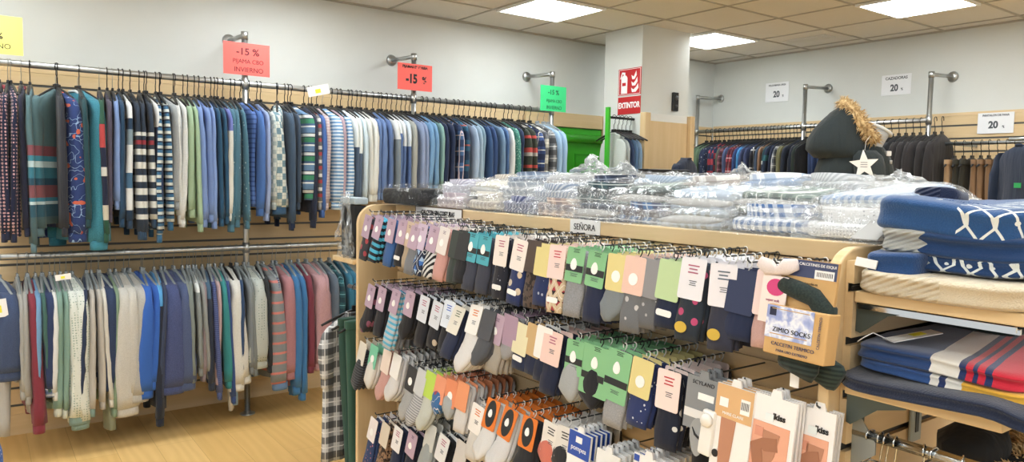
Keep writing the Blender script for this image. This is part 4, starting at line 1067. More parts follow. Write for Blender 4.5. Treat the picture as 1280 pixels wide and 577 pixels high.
def mc(e, w, h, k):
    rect(e, 'tan_header', -w/2+.001, w/2-.001, -.075, -.001, 'd8ae7c')
    leg_shape(e, [(.010, -.075), (.012, -.15), (.012, -.22), (.010, -h+.005)], [.020, .017, .011, .012], SKIN, -.0036)
    if k == 0:
        text('MARIE CLAIRE', .009, (-.0046, 0, -.064), TXR, WHT, e); rect(e, 'barcode_sticker', -.042, -.018, -.055, -.022, 'f4f4f2', d=-.0044)
        for i in range(7): rect(e, 'barcode_bar', -.039+.003*i, -.0378+.003*i, -.045, -.028, '222222', d=-.0054, th=.0003)
        b = MB(); b.prism([(.036+.009*math.cos(2*PI*i/16), -.16+.009*math.sin(2*PI*i/16)) for i in range(16)], -.0044, -.0035, 'x'); b.build('round_emblem', INK, e)
        rect(e, 'price_sticker', .015, .038, -.05, -.03, 'f2f2f0', d=-.0044)
flat_pack(922, 477, 1.36, .10, .30, 'tights_packet', 'tan topped tights packet with one leg pictured', 'tights packet', 'efece8', mc, 3, 'leg picture tights packets', .016)
def jk(e, w, h, k):
    rect(e, 'peach_panel', -w/2+.010, w/2-.001, -h+.004, -.058, 'e3a88c')
    leg_shape(e, [(.0, -.075), (.004, -.12), (.020, -.165), (.042, -.21), (.052, -.228)], [.020, .016, .012, .007, .004], SKIN, -.0044, k=w/.118)
    leg_shape(e, [(-.02, -.098), (.02, -.105), (.042, -.112), (.030, -.15), (.010, -.20), (.0, -.235)], [.014, .014, .015, .013, .008, .005], SKIN2, -.0052, k=w/.125)
    rect(e, 'size_print', w*.2, w*.4, -.09, -.07, 'd8957c', d=-.0044); 
    if k == 0: text('dkiss', .018, (-.0046, -w*.1, -.040), TXR, INK, e, bold=.0006); rect(e, 'price_sticker', .0, .02, -.052, -.036, 'e8f0f0', d=-.0044)
flat_pack(972, 490, 1.365, .102, .26, 'tights_packet', 'peach tights packet with crossed legs pictured', 'tights packet', 'f0eeec', jk, 3, 'crossed legs tights packets', .012)
flat_pack(1026, 505, 1.40, .075, .26, 'tights_packet', 'right-hand peach tights packet beside the end panel', 'tights packet', 'f0eeec', jk, 3, 'crossed legs tights packets', .012)
# thermal sock box with a sock through it
q = P(1012, 326, 0, 1.36)
e = empty('thermal_socks', 'kraft ZIMIO SOCKS thermal sock sleeve around dark green wool socks', 'thermal socks', (1.375, q.y+.005, q.z), (.02, .10, 0))
KR = plain('kraft_card', 'cda56c', .7, 0, .08, 60); NAVP = plain('print_navy', '3a4468', .5); SNOW = fabric(('zones', ((0, 'c5cbe8'),)))
MB().box(-.004, .004, -.062, .062, -.10, 0).build('upper_card', KR, e)
rect(e, 'navy_header', -.061, .061, -.036, -.001, '3a4468', d=-.0041); text('CALCETINES DE ESQUI', .008, (-.0052, -.018, -.009), TXR, WHT, e)
rect(e, 'barcode_sticker', -.056, -.014, -.036, -.018, 'eeeeee', d=-.005)
for i in range(10): rect(e, 'barcode_bar', -.053+.0036*i, -.0515+.0036*i, -.031, -.022, '222222', d=-.0059, th=.0003)
text('www.zimiosocks.es', .007, (-.0046, .005, -.048), TXR, INK, e)
WG = fabric(('heather', '2c3c38', '1f2b2a'))
b = MB(); b.rings(loft([(.068, -.062), (.05, -.058), (.02, -.064), (-.02, -.074), (-.045, -.098), (-.048, -.13)], [.012, .019, .02, .02, .022, .02], [.012, .02, .022, .022, .02, .016], 16)); b.build('sock_foot', WG, e)
b = MB(); b.rings(loft([(.0, -.12), (.0, -.17), (.002, -.22), (.006, -.235)], [.045, .045, .046, .04], [.012, .015, .016, .010], 16)); b.build('sock_leg', fabric(('stripes', .01, ((0, '2c3c38'), (.5, '1c2826')))), e)
b = MB(); b.box(-.030, .014, -.070, .068, -.202, -.100, bev=.003); b.build('box_sleeve', KR, e)
t = NT('snow_slope_print'); t.coord(); n = t.noise(26, 3); SN = t.done(t.ramp(n, [(0, '5a6cb0'), (.42, '9aa8d8'), (.5, 'e8ecf6'), (.6, 'aab6e0'), (.75, '6f80c4')], 'LINEAR'), .5)
MB().box(-.0312, -.0305, -.040, .067, -.168, -.101).build('snow_picture', SN, e)
rect(e, 'frame_line', -.03, .055, -.108, -.1065, 'cda56c', d=-.0313); rect(e, 'frame_line', -.03, .055, -.160, -.1585, 'cda56c', d=-.0313)
text('ZIMIO SOCKS', .0135, (-.0324, .006, -.150), TXR, INK, e, sp=1.05); text('CALCETIN TERMICO', .0105, (-.0324, 0, -.179), TXR, NAVP, e); text('PARA USO EXTREMO', .0075, (-.0324, 0, -.192), TXR, NAVP, e)
text('CALCETIN TERMICO', .007, (-.0324, -.055, -.14), (PI/2, -PI/2, -PI/2), NAVP, e); rect(e, 'emblem', .045, .06, -.122, -.105, '1d2440', d=-.0313)
q = P(1010, 462, 0, 1.37)
e = empty('wool_socks', 'dark green ribbed wool socks hanging below the thermal sleeve', 'socks', (1.40, q.y, q.z+.09), (0, .05, 0))
b = MB(); b.rings(loft([(.03, 0), (.03, -.04), (.02, -.07), (-.01, -.085), (-.045, -.10), (-.055, -.105)], [.03, .032, .032, .03, .03, .024], [.012, .018, .02, .02, .018, .01], 16)); b.build('sock', fabric(('stripes', .009, ((0, '33443e'), (.5, '22302c')))), e)
b = MB(); b.box(-.024, -.022, .02, .04, -.135, -.075); b.build('white_tag', PAPER, e)
# magenta print on the pale pink pack
e = empty('round_sticker_card', 'white card with a magenta disc and a pink bow on the pale pink socks', 'card', P(968, 362, 0, 1.355), (.03, .12, 0))
MB().box(-.001, .001, -.030, .030, -.07, .03, bev=.0).build('card', cardmat('efe2dc'), e)
b = MB(); b.prism([(.022*math.cos(2*PI*i/20)-.004, .006+.018*math.sin(2*PI*i/20)) for i in range(20)], -.0022, -.0012, 'x'); b.build('magenta_disc', plain('print_magenta', 'cf3f7c', .5), e)
text('super soft', .008, (-.0018, 0, -.022), TXR, plain('print_pink', 'b0607c', .5), e)
b = MB(); b.rings(loft([(.045, .055), (.02, .045), (0, .04), (-.02, .052), (-.045, .06)], [.012, .018, .008, .018, .012], [.006, .01, .006, .01, .006], 12)); b.build('ruffle', fabric('e6d6d0'), e)
# loose plastic price tag hanging off the label
e = empty('curled_plastic_label', 'curled transparent plastic label standing on the sock row below the long shelf label', 'label', P(548, 277, 0, 1.56))
b = MB(); rs = [];
for i in range(7):
    a = i/6*2.2; rs.append([(-.02*math.sin(a)-.01, y, .03*math.cos(a)-.01) for y in (-.03, .03)])
b.rings(rs, cap=False, closed=False, smooth=True); o = b.build('film', clearmat('grey_film', .35, '9fb0b4', .35), e); o.modifiers.new('s', 'SOLIDIFY').thickness = .0012
# ------------------------------------------------------------------ bagged shirts on the gondola
def nz(x, y, z, s=1.0): return noise.noise(Vector((x*s, y*s, z*s)))
def superslab(hx, hy, hz, n=36, m=10, ex=.35, ez=.6, disp=None, crease=0.0):
    """soft folded-cloth slab: rings stacked from bottom to top"""
    rs = []
    for j in range(m+1):
        p = -PI/2+PI*j/m; cz = math.copysign(abs(math.sin(p))**ez, math.sin(p))*hz; rad = abs(math.cos(p))**(ez*.7)
        if j in (0, m): rad = .55
        r = []
        for k in range(n):
            a = 2*PI*k/n; c, s = math.cos(a), math.sin(a)
            x = hx*math.copysign(abs(c)**ex, c)*(.80+.20*rad); y = hy*math.copysign(abs(s)**ex, s)*(.82+.18*rad)
            if j in (0, m): x *= .75; y *= .75
            if crease: 
                q = 1-crease*math.exp(-(p/.22)**2); x *= q
            v = Vector((x, y, cz))
            if disp: v += disp(v)
            r.append(tuple(v))
        rs.append(r)
    return rs
def bagmesh(hx, hy, z0, z1, seed, flap=.09):
    """crumpled transparent bag around a folded shirt; flap at the +x end"""
    bm = bmesh.new(); nx, ny = 20, 14; rows = []
    def surf(top):
        g = []
        for i in range(nx+1):
            u = -1+2*i/nx; x = u*(hx+.012)+(flap if u > .99 else 0)
            row = []
            for j in range(ny+1):
                v = -1+2*j/ny; y = v*(hy+.014)
                e = (1-abs(u)**7)*(1-abs(v)**6); zm = z0+.004
                z = (z1 if top else z0); z = zm+(z-zm)*e**.5 if top else zm-(.003)*e
                w = nz(x*26+seed, y*26, seed*1.7+top*3)+.6*nz(x*60, y*60+seed, top*5)
                k = .008*(1 if top else .3)*(.25+e)
                row.append(bm.verts.new((x+.004*w, y+.004*nz(x*30, y*30, seed+9), z+k*w)))
            g.append(row)
        return g
    T = surf(1); B = surf(0)
    for g in (T, B):
        for i in range(nx):
            for j in range(ny):
                a, b, c, d = g[i][j], g[i+1][j], g[i+1][j+1], g[i][j+1]
                bm.faces.new((a, b, c)); bm.faces.new((a, c, d))
    for i in range(nx):
        bm.faces.new((T[i][0], B[i][0], B[i+1][0], T[i+1][0])); bm.faces.new((T[i][ny], T[i+1][ny], B[i+1][ny], B[i][ny]))
    for j in range(ny): bm.faces.new((T[0][j], T[0][j+1], B[0][j+1], B[0][j])); bm.faces.new((T[nx][j], B[nx][j], B[nx][j+1], T[nx][j+1]))
    me = bpy.data.meshes.new('clear_bag'); bm.to_mesh(me); bm.free(); return me
BAGS = [bagmesh(.165, .13, -.028, .036, 3.1*k+1, .05) for k in range(4)]
BAGS2 = [bagmesh(.165, .13, -.026, .058, 5.3*k+2, .05) for k in range(3)]
GREYC = plain('grey_cardboard', 'a8a8a6', .8, 0, .06)
def shirt_pack(loc, rot, pat, label, inner=None, ring=False, scale=1.0):
    """folded shirt: length along local x, the collar at the -x end, wrapped in film"""
    e = empty('bagged_shirt', label, 'packaged shirt', loc, rot, 'folded shirts in clear bags on the gondola top')
    m = fabric(pat); sd = R.uniform(0, 50)
    dsp = lambda v: Vector((0, 0, .004*nz(v.x*14+sd, v.y*14, 0)))
    lens = any(w_ in label for w_ in ('with olive', 'green and white checked', 'light blue and white', 'pearl grey', 'dove grey', 'ivory', 'dark green tartan', 'pale sky', 'navy and white plaid', 'blue and ecru'))
    if ring:
        b = MB(); b.rings(superslab(.155, .125, .018, 32, 8, .35, .6, dsp)); b.build('folded_body', m, e)
        nn = 30; o1 = []; o2 = []; i1 = []; i2 = []     # standing collar band: open oval ring
        for k in range(nn):
            a = 2*PI*k/nn; c, s = math.cos(a), math.sin(a); h = .036+.004*c
            x = -.070-.066*c; y = .098*s
            o1.append((x-.003*c, y+.003*s, .010)); o2.append((x-.008*c, y*1.03, .014+h)); i2.append((x-.004*c, y*.99, .014+h)); i1.append((x+.002*c, y*.95, .010))
        b = MB(); b.rings([o1, o2, i2, i1], cap=False); b.build('collar', m, e)
        b = MB(); b.prism([(-.070-.060*math.cos(2*PI*k/20), .090*math.sin(2*PI*k/20)) for k in range(20)], .016, .030, 'z'); b.build('collar_lining', fabric(inner) if inner else GREYC, e)
        bag = R.choice(BAGS2)
    elif not lens:
        b = MB(); b.rings(superslab(.155, .122, .023, 32, 8, .35, .6, dsp, .05)); b.build('folded_body', m, e)
        nn = 26; o1 = []; o2 = []; i1 = []; i2 = []
        for k in range(nn):
            a = 2*PI*k/nn; c, s = math.cos(a), math.sin(a); h = .020+.006*c
            x = -.085-.060*c; y = .082*s
            o1.append((x-.004*c, y+.004*s, .014)); o2.append((x-.009*c, y*1.03, .018+h)); i2.append((x-.004*c, y*.98, .018+h)); i1.append((x+.003*c, y*.94, .014))
        b = MB(); b.rings([o1, o2, i2, i1], cap=False); b.build('collar', m, e)
        b = MB(); b.prism([(-.085-.054*math.cos(2*PI*k/20), .074*math.sin(2*PI*k/20)) for k in range(20)], .018, .028, 'z'); b.build('collar_lining', GREYC, e)
        bag = R.choice(BAGS)
    else:
        b = MB(); b.rings(superslab(.160, .122, .014, 32, 6, .35, .7, lambda v: dsp(v)+Vector((0, 0, -.014)))); b.build('folded_body', m, e)
        b = MB(); rs = []
        for q in range(13):     # grey card bulging out between the folds at the near end
            y = -.112+.224*q/12; f = math.sqrt(max(.02, 1-(y/.114)**2))
            rs.append([(-.02, y, -.012), (-.146-.012*f, y, -.012*f-.002), (-.152-.010*f, y, .0), (-.138-.004*f, y, .012*f), (-.02, y, .012)])
        b.rings(rs, smooth=True); b.build('cardboard_insert', GREYC, e)
        b = MB(); b.rings(superslab(.140, .118, .014, 32, 6, .35, .7, lambda v: dsp(v)+Vector((.004, 0, .018-.006*(v.y/.12)**2)))); b.build('folded_front', m, e)
        bag = R.choice(BAGS)
    shared('clear_bag', bag, FILM, e)
    return e
STP = {}
GING = lambda a, b, p=.022: ('gingham', a, b, p)
PL = lambda a, b, c, p=.06: ('plaid', a, b, c, p)
row1 = [  # px centre, py of the lower front edge, pattern, description, lining
 (560, 'pale pink checked', PL('cdbfc2', 'a99aa6', 'e4dcdc', .03)), (603, 'cream and beige checked', PL('d6cfbf', 'a99f95', 'efeadc', .03)), (648, 'navy and lilac striped', ('diag', '4a557e', '9aa0bc', .02)),
 (693, 'peach and grey plaid', PL('bfa79a', '77717c', 'e8d8c8', .045)), (742, 'navy and white plaid', PL('4b5d78', '222a40', 'cfd6dc', .05)), (800, 'blue and brown plaid', PL('5579a8', '5b4a42', 'c3cdd8', .05)),
 (862, 'pale blue with olive checked', GING('b9cadb', '8f8a72', .03)), (957, 'blue and white gingham', GING('e6ebee', '3f6daa', .022)), (1062, 'white with tiny grey dots', ('dots', 'e6e8e9', 'a2a8ae', 110, .22, .2)),
]
LAYW = [.055, .052, .050]
def topz(l): return GH+.032+l*.058
ys = []
for k, (px, d, pat) in enumerate(row1):
    q = P(px, 283 if px > 900 else 262, 2, 1.39)
    y = P(px, 280, 0, 1.62).y; ys.append(y)
    inner = 'a9bcd8' if 'gingham' in d else ('b9bec2' if 'dots' in d else None)
    shirt_pack((1.765, y, topz(0)), (R.uniform(-.03, .03), -.06, R.uniform(-.12, .12)), pat, d+' shirt folded in a clear bag, front row on the gondola', inner, ring=('gingham' in d or 'dots' in d or 'cream' in d))
row2 = [('white and lilac striped', ('diag', 'd6d6e2', 'a7a7c0', .012)), ('ivory', 'd8d4c6'), ('pale grey checked', PL('c2c8ce', '8f9aa6', 'e6e9ec', .03)), ('steel blue striped', ('diag', '8799b3', 'c7d0da', .015)), ('dark teal plaid', PL('3f5f66', '22303c', 'b9c6c4', .05)),
        ('dark green tartan', PL('35585a', '1d2f38', 'a8bfb8', .045)), ('pale sky blue', 'b4c7dc'), ('green and white checked', PL('7f9a92', '465d63', 'dfe6e0', .04)), ('light blue and white checked', GING('dfe6ea', '7a9cc8', .02)), ]
for k, (d, pat) in enumerate(row2):
    y = 2.72-.225*k+R.uniform(-.02, .02)
    shirt_pack((1.80+R.uniform(-.01, .02), y, topz(1)), (R.uniform(-.05, .05), -.10+R.uniform(-.04, .04), R.uniform(-.25, .25)), pat, d+' shirt in a clear bag lying on the front row')
row3 = [('white and grey checked', PL('dcdcda', 'a0a0a0', 'f0f0ee', .04)), ('cream and brown plaid', PL('cfc8bd', '7a6a60', 'ebe6da', .05)), ('light mauve', 'b8aeb8'), ('blue and cream plaid', PL('9fb4c8', '5f7896', 'ecebe0', .045)), ('dove grey', 'b4b6b6'), ('blue and ecru checked', GING('e2e2da', '5a7fb2', .026)),
        ('pale aqua', 'b6cdd0'), ('grey and navy plaid', PL('9aa2ae', '3c465c', 'd8dce0', .05)), ('white linen look', 'dfe0da')]
for k, (d, pat) in enumerate(row3):
    y = 2.74-.222*k+R.uniform(-.02, .02)
    shirt_pack((2.03+R.uniform(-.02, .02), y, topz(1)-.012), (R.uniform(-.02, .02), .0, R.uniform(-.2, .2)), pat, d+' shirt in a clear bag, back row on the gondola')
row4 = [('beige and white striped', ('diag', 'd8d2c6', 'b4aa9a', .014)), ('slate blue checked', PL('8fa3bb', '5a6c88', 'dfe4ea', .035)), ('pearl grey', 'c2c4c6'), ('dark navy checked', PL('3c4a66', '1c2438', '9aa6b8', .04)), ('pale blue herringbone', ('diag', 'bccbdc', '9fb2c9', .01)), ('white and brown plaid', PL('e2dfd8', '9a8c84', 'f0eeea', .06)), ('white and blue plaid', PL('e0e6ea', '7f9fc8', 'f2f4f4', .06)), ('pale grey striped', ('diag', 'cfd2d4', 'aeb4b8', .012))]
for k, (d, pat) in enumerate(row4):
    y = 2.62-.225*k+R.uniform(-.03, .03)
    shirt_pack((1.96+R.uniform(-.02, .02), y, topz(2)-.030), (R.uniform(-.07, .07), -.05+R.uniform(-.05, .05), R.uniform(-.3, .3)), pat, d+' shirt in a clear bag, topmost of the back row')
# loose crumpled film standing up behind the pile
def crumple(w, h, seed, amp=.03):
    bm = bmesh.new(); n = 14; g = []
    for i in range(n+1):
        r = []
        for j in range(n+1):
            u = i/n-.5; v = j/n
            p = Vector((amp*1.6*nz(u*5+seed, v*5, 1), u*w*(1-.7*v*v)+amp*nz(u*6, v*6+seed, 2)+.1*w*v, v*h*(1-.5*abs(u*2)**1.5)+amp*.6*nz(u*7, v*7, seed)))
            r.append(bm.verts.new(p))
        g.append(r)
    for i in range(n):
        for j in range(n):
            bm.faces.new((g[i][j], g[i+1][j], g[i+1][j+1])); bm.faces.new((g[i][j], g[i+1][j+1], g[i][j+1]))
    me = bpy.data.meshes.new('film'); bm.to_mesh(me); bm.free(); return me
for i, (px, w, h, lb) in enumerate([(740, .34, .11, 'tall peak of crumpled clear film in front of the green door'), (782, .22, .085, 'small peak of crumpled clear film before the striped shirts by the pillar'), (935, .30, .06, 'low crumpled clear film peak in front of the navy jumpers'), (1130, .22, .04, 'crumpled clear film end beside the camel brown trousers')]):
    y = P(px, 210, 0, 2.02).y
    o = link('plastic_film', crumple(w, h, i*7.3), clearmat('milky_film', .12, 'eef3f4', .16)); tag(o, lb, 'plastic film'); o.location = (2.02, y, 1.50); o.rotation_euler = (0, .25, R.uniform(-.2, .2))
    o.modifiers.new('s', 'SOLIDIFY').thickness = .0008

# ------------------------------------------------------------------ knitwear on the end shelves
BRK = plain('bracket_metal', '525c58', .45, .5)
def end_shelf(z, x0, x1, y0, label, rail=False):
    e = empty('end_shelf', label, 'shelf', (x0, GY0, z))
    MB().box(0, x1-x0, y0-GY0, -.002, -.024, 0, bev=.003).build('board', MAPLE_Y, e)
    b = MB()
    for x in (.012, x1-x0-.03): b.prism([(-.002, -.024), (-.002, -.10), (-.02, -.10), (-.07, -.05), (-.22, -.030), (-.22, -.024)], x, x+.003, 'x')
    MB().prism([(-.002, -.025), (-.002, -.085), (-.012, -.088), (-.065, -.045), (-.12, -.030), (-.12, -.025)], .012, .015, 'x').build('bracket', BRK, e)
    MB().prism([(-.002, -.025), (-.002, -.105), (-.022, -.108), (-.075, -.05), (-.25, -.034), (-.25, -.025)], x1-x0-.03, x1-x0-.027, 'x').build('bracket', GREYMETAL, e)
    if rail:
        MB().box(.0, .006, y0-GY0+.012, -.01, -.036, -.026).build('steel_edge_rail', CHROME, e)
        MB().box(.02, .026, y0-GY0+.012, -.01, -.042, -.032).build('steel_edge_rail', CHROME, e)
    MB().box(-.012, .02, -.006, -.001, -.0, .010).build('black_clip', BLACKP, e)
    return e
end_shelf(1.285, 1.445, 2.02, .485, 'upper wooden end shelf carrying the blue and cream knitwear', True)
end_shelf(1.098, 1.425, 2.02, .50, 'lower wooden end shelf carrying the navy and red striped sweater')
def knit(kind, *c):
    k = ('knit', kind)+c
    if k in _mc: return _mc[k]
    t = NT('knit_'+kind); t.coord()
    def band(v, p, f, off=0.0):
        fr = t.math('FRACT', t.math('ADD', t.math('DIVIDE', v, p), 50+off)); return t.math('LESS_THAN', fr, f)
    h = t.noise(320, 2)
    if kind == 'rib':         # ribs run along local x
        col = t.mix(h, lin(c[0]), lin(c[1])); s = t.math('SINE', t.math('MULTIPLY', t.math('ADD', t.math('MULTIPLY', t.y, .45), t.z), 560.0)); t.bump(t.math('ADD', t.math('MULTIPLY', s, t.math('GREATER_THAN', t.y, -.01)), h), .6, .004)
    elif kind == 'snow':      # wool: pale ribbed cuff beyond local y = c[4], white diamond net below local y = c[3]
        base = t.mix(h, lin(c[0]), lin(c[1])); s3 = t.math('ADD', t.math('MULTIPLY', t.z, .6), t.math('MULTIPLY', t.x, 1.1))
        u = t.math('ADD', t.y, s3); v = t.math('SUBTRACT', t.y, s3)
        net = t.math('MAXIMUM', band(u, .048, .14), band(v, .048, .14))
        net2 = t.math('MULTIPLY', net, t.math('LESS_THAN', t.y, c[3]))
        q = t.n('ShaderNodeTexVoronoi'); q.inputs['Scale'].default_value = 24; q.inputs['Randomness'].default_value = .1; t.l(t.tc[0], 'Object', q, 'Vector')
        dots = t.math('MULTIPLY', t.math('LESS_THAN', (q, 0), .13), t.math('LESS_THAN', t.y, c[3]+.03))
        col = t.mix(t.math('MAXIMUM', net2, dots), base, lin(c[2])); t.bump(h, .6, .003)
        if len(c) > 4:
            zig = t.math('MULTIPLY', t.math('ABSOLUTE', t.math('SUBTRACT', t.math('FRACT', t.math('MULTIPLY', t.math('ADD', t.z, 5.0), 45.0)), .5)), .03)
            cut = t.math('GREATER_THAN', t.math('ADD', t.y, zig), c[4])
            col = t.mix(cut, col, t.mix(h, lin('bdbdb5'), lin('a3a5a0')))
            s = t.math('SINE', t.math('MULTIPLY', t.math('ADD', t.math('MULTIPLY', t.y, .35), t.z), 700.0))
            hh = t.math('MULTIPLY', s, cut); t.bump(t.math('ADD', hh, t.math('MULTIPLY', h, .4)), .6, .004)
    elif kind == 'sport':     # bands across local y, slanting with x
        col = t.ramp(t.math('ADD', t.math('ADD', t.math('MULTIPLY', t.y, -1.0), t.math('MULTIPLY', t.x, c[0])), .5), c[1]); t.bump(h, .35, .002)
    t.b.inputs['Sheen Weight'].default_value = .3
    _mc[k] = t.done(col, .95, 0, .2); return _mc[k]
def sweater(name, label, loc, rot, h, mat, seed, crease=.05, parts=(), sag=.0, wav=.012):
    e = empty(name, label, 'sweater', loc, rot)
    hx, hy, hz = h
    def dsp(v):
        w = nz(v.x*5+seed, v.y*5, 0)*wav*.6+.004*nz(v.x*16, v.y*16+seed, 1)
        return Vector((.010*nz(v.y*9, v.z*25, seed), .008*nz(v.x*7, v.z*20, seed+4), w-sag*(abs(v.y)/hy)**2*hy))
    b = MB(); b.rings(superslab(hx, hy, hz, 72, 16, .30, .55, dsp, crease)); b.build('folded_body', mat, e)
    return e
CREAM = knit('rib', 'd3c7ae', 'bfb196'); GREYR = knit('rib', 'b9bab3', '9fa29c')
BLUE = knit('snow', '2b5486', '224572', 'd8dcd8', -.03)
BLUEC = knit('snow', '24416c', '1c365d', 'd8dcd8', .03, .045)
BLUED = knit('snow', '24416c', '1c365d', 'd8dcd8', -.3, .055)
sx = 1.735
e = sweater('folded_sweater', 'cream ribbed sweater, lowest of the pile on the upper end shelf', (sx, .625, 1.310), (0, 0, 0), (.32, .170, .024), CREAM, 1.0, .03)
sweater('folded_sweater', 'grey knitted sweater folded just above the cream one', (sx+.16, .60, 1.340), (0, 0, .05), (.26, .16, .013), GREYR, 2.2)
sweater('folded_sweater', 'blue patterned sweater in the middle of the pile with grey rib', (sx+.045, .625, 1.352), (0, 0, -.03), (.30, .165, .018), BLUEC, 3.9, .03)
sweater('folded_sweater', 'plain blue sweater sleeve folded in at the left of the pile', (sx-.10, .725, 1.345), (0, 0, .02), (.20, .055, .026), knit('snow', '26497a', '1f3d68', 'd8dcd8', -9.0), 5.1)
sweater('folded_sweater', 'blue sweater with a wide grey ribbed cuff, under the topmost one', (sx+.035, .640, 1.388), (0, 0, .04), (.30, .150, .026), BLUED, 6.3, .06)
sweater('folded_sweater', 'blue wool sweater with a white diamond pattern, topmost of the pile', (sx+.045, .645, 1.437), (.0, 0, .0), (.31, .150, .034), BLUE, 7.7, .03, wav=.03)
e = empty('swing_tag', 'small white swing tag poking out left of the knitwear pile', 'tag', P(1083, 328, 0, 1.44), (.1, .2, 0)); MB().box(-.002, .002, -.022, .022, -.010, .008, bev=.0008).build('card', PAPER, e)
e = empty('price_card', 'white price card lying on the topmost blue sweater', 'tag', (1.58, .70, 1.473), (.0, 0, .3)); MB().box(-.035, .035, -.014, .014, 0, .002).build('card', PAPER, e)
# grey shiny sheet between bags and pile
e = empty('cardboard_insert', 'thin grey shirt cardboard leaning between the bags and the blue knitwear', 'card', (1.56, .82, 1.405), (.0, -.32, .1)); MB().box(-.06, .06, -.035, .02, -.001, .001).build('sheet', GREYC, e)
# navy ribbed knit on top of the bags
e = empty('ribbed_beanie', 'dark navy ribbed knitted cuffs lying behind the blue sweater pile', 'knitwear', (1.80, P(1176, 250, 0, 1.80).y, 1.462), (0, .15, .2))
NR = fabric(('stripes', .009, ((0, '1a2440'), (.5, '121a30')))); NRX = knit('rib', '1c2745', '131c34')
b = MB(); b.rings(superslab(.06, .050, .030, 40, 10, .45, .6, lambda v: Vector((0, 0, .012*nz(v.x*12, v.y*12, 3))))); b.build('folded_cuff', NRX, e)
# lower shelf
NAV = ('sport', .2, ((0, '27416f'), (.435, 'd9d6ce'), (.487, '27345e'), (.497, 'c22a3c'), (.509, '27345e'), (.519, 'c22a3c'), (.531, '27345e'), (.541, 'c22a3c')))
lz = 1.10
sweater('folded_sweater', 'charcoal navy jersey, lowest on the lower end shelf and hanging over its edge', (1.70, .595, lz+.014), (.03, .0, -.05), (.325, .20, .015), knit('snow', '232b40', '1d2436', 'd8dcd8', -9.0), 11.0, .03, sag=.03, wav=.03)
sweater('folded_sweater', 'blue, white and yellow sweater edge under the red striped one', (1.725, .605, lz+.038), (.0, 0, -.03), (.305, .175, .012), knit('sport', .0, ((0, '2c4a7c'), (.485, 'd9d6ce'), (.503, '27345e'), (.515, 'd9d6ce'), (.54, 'd9a63c'))), 12.5, .02)
sweater('folded_sweater', 'blue sweater with white and red bands on the lower end shelf', (1.735, .62, lz+.064), (.0, 0, -.02), (.31, .17, .017), knit(*NAV), 13.1, .05, wav=.02)
sweater('folded_sweater', 'dark green patterned sweater at the back of the lower end shelf', (1.93, .70, lz+.105), (0, 0, .1), (.17, .085, .022), knit('snow', '23362e', '1b2a26', '4f6f66', -.1), 14.4)
e = empty('paper_price_tag', 'white price tag with a yellow sticker on the navy red and white sweater', 'tag', (1.53, .70, lz+.098), (.0, -.16, -.5))
MB().box(-.062, .045, -.018, .018, 0, .0018).build('card', PAPER, e); MB().box(-.010, .018, -.006, .012, .0019, .0026).build('yellow_sticker', plain('sticker_yellow', 'e6e23a', .5), e)
b = MB(); b.tube([(-.06, 0, .001), (-.085, .012, .018), (-.10, .02, .010), (-.11, .03, 0)], .0012, 5); b.build('string', PAPER, e)
e = empty('blank_card_tag', 'white rounded card tag at the back of the lower end shelf', 'tag', (1.80, .66, lz+.120), (.35, -.5, .2)); MB().box(-.03, .03, -.016, .016, -.001, .001, bev=.0006).build('card', PAPER, e)
# small metal bracket plate on the facing
e = empty('metal_plate', 'grey metal slot plate on the slatted end of the gondola', 'bracket', (1.735, GY0-.002, .965)); MB().box(-.026, .026, -.005, .001, -.052, .052, bev=.002).build('plate', GREYMETAL, e); MB().box(-.004, .010, -.0065, -.0045, -.03, .032).build('slot_strip', DARKMETAL, e)
# face-out arm with chrome hangers
e = empty('faceout_arm', 'chrome arm sticking out of the gondola end with wire hangers on it', 'display arm', (1.478, GY0, .985))
MB().tube([(0, 0, 0), (0, -.62, -.0)], .0115, 14).build('arm', CHROME, e)
MB().prism([(0, .045), (0, -.07), (-.006, -.07), (-.05, -.035), (-.05, -.01), (-.008, .045)], -.010, -.006, 'x').build('end_bracket', GREYMETAL, e)
MB().box(-.008, .026, -.006, -.001, -.08, .05).build('back_plate', BRK, e)
WHK = MB()
pts = [(0.0115*math.cos(a)*1.15, 0, .0135*math.sin(a)) for a in [math.radians(210-25*k) for k in range(10)]]+[(.0, 0, -.05)]
WHK.tube(pts, .0017, 7); pw = []
WH2 = MB(); WH2.tube([(-.20, 0, -.12), (0, 0, -.05), (.20, 0, -.12)], .0022, 7)
m1 = WHK.mesh('hook'); m1.materials.append(CHROME); m2 = WH2.mesh('shoulder_wire'); m2.materials.append(CHROME)
for k, dy in enumerate((.035, .055, .067, .085, .14, .16, .21, .26, .32, .36)):
    h = empty('wire_hanger', 'chrome wire hanger, '+['nearest the wood', 'second from the wood', 'third from the wood', 'fourth from the wood', 'fifth from the wood', 'sixth from the wood', 'seventh from the wood', 'eighth from the wood', 'ninth from the wood', 'last one out'][k]+', on the chrome arm', 'hanger', (1.478, GY0-dy, .985), (0, 0, R.uniform(-.3, .3)), 'wire hangers on the chrome arm')
    link('hook', m1, None, h); link('shoulder_wire', m2, None, h)

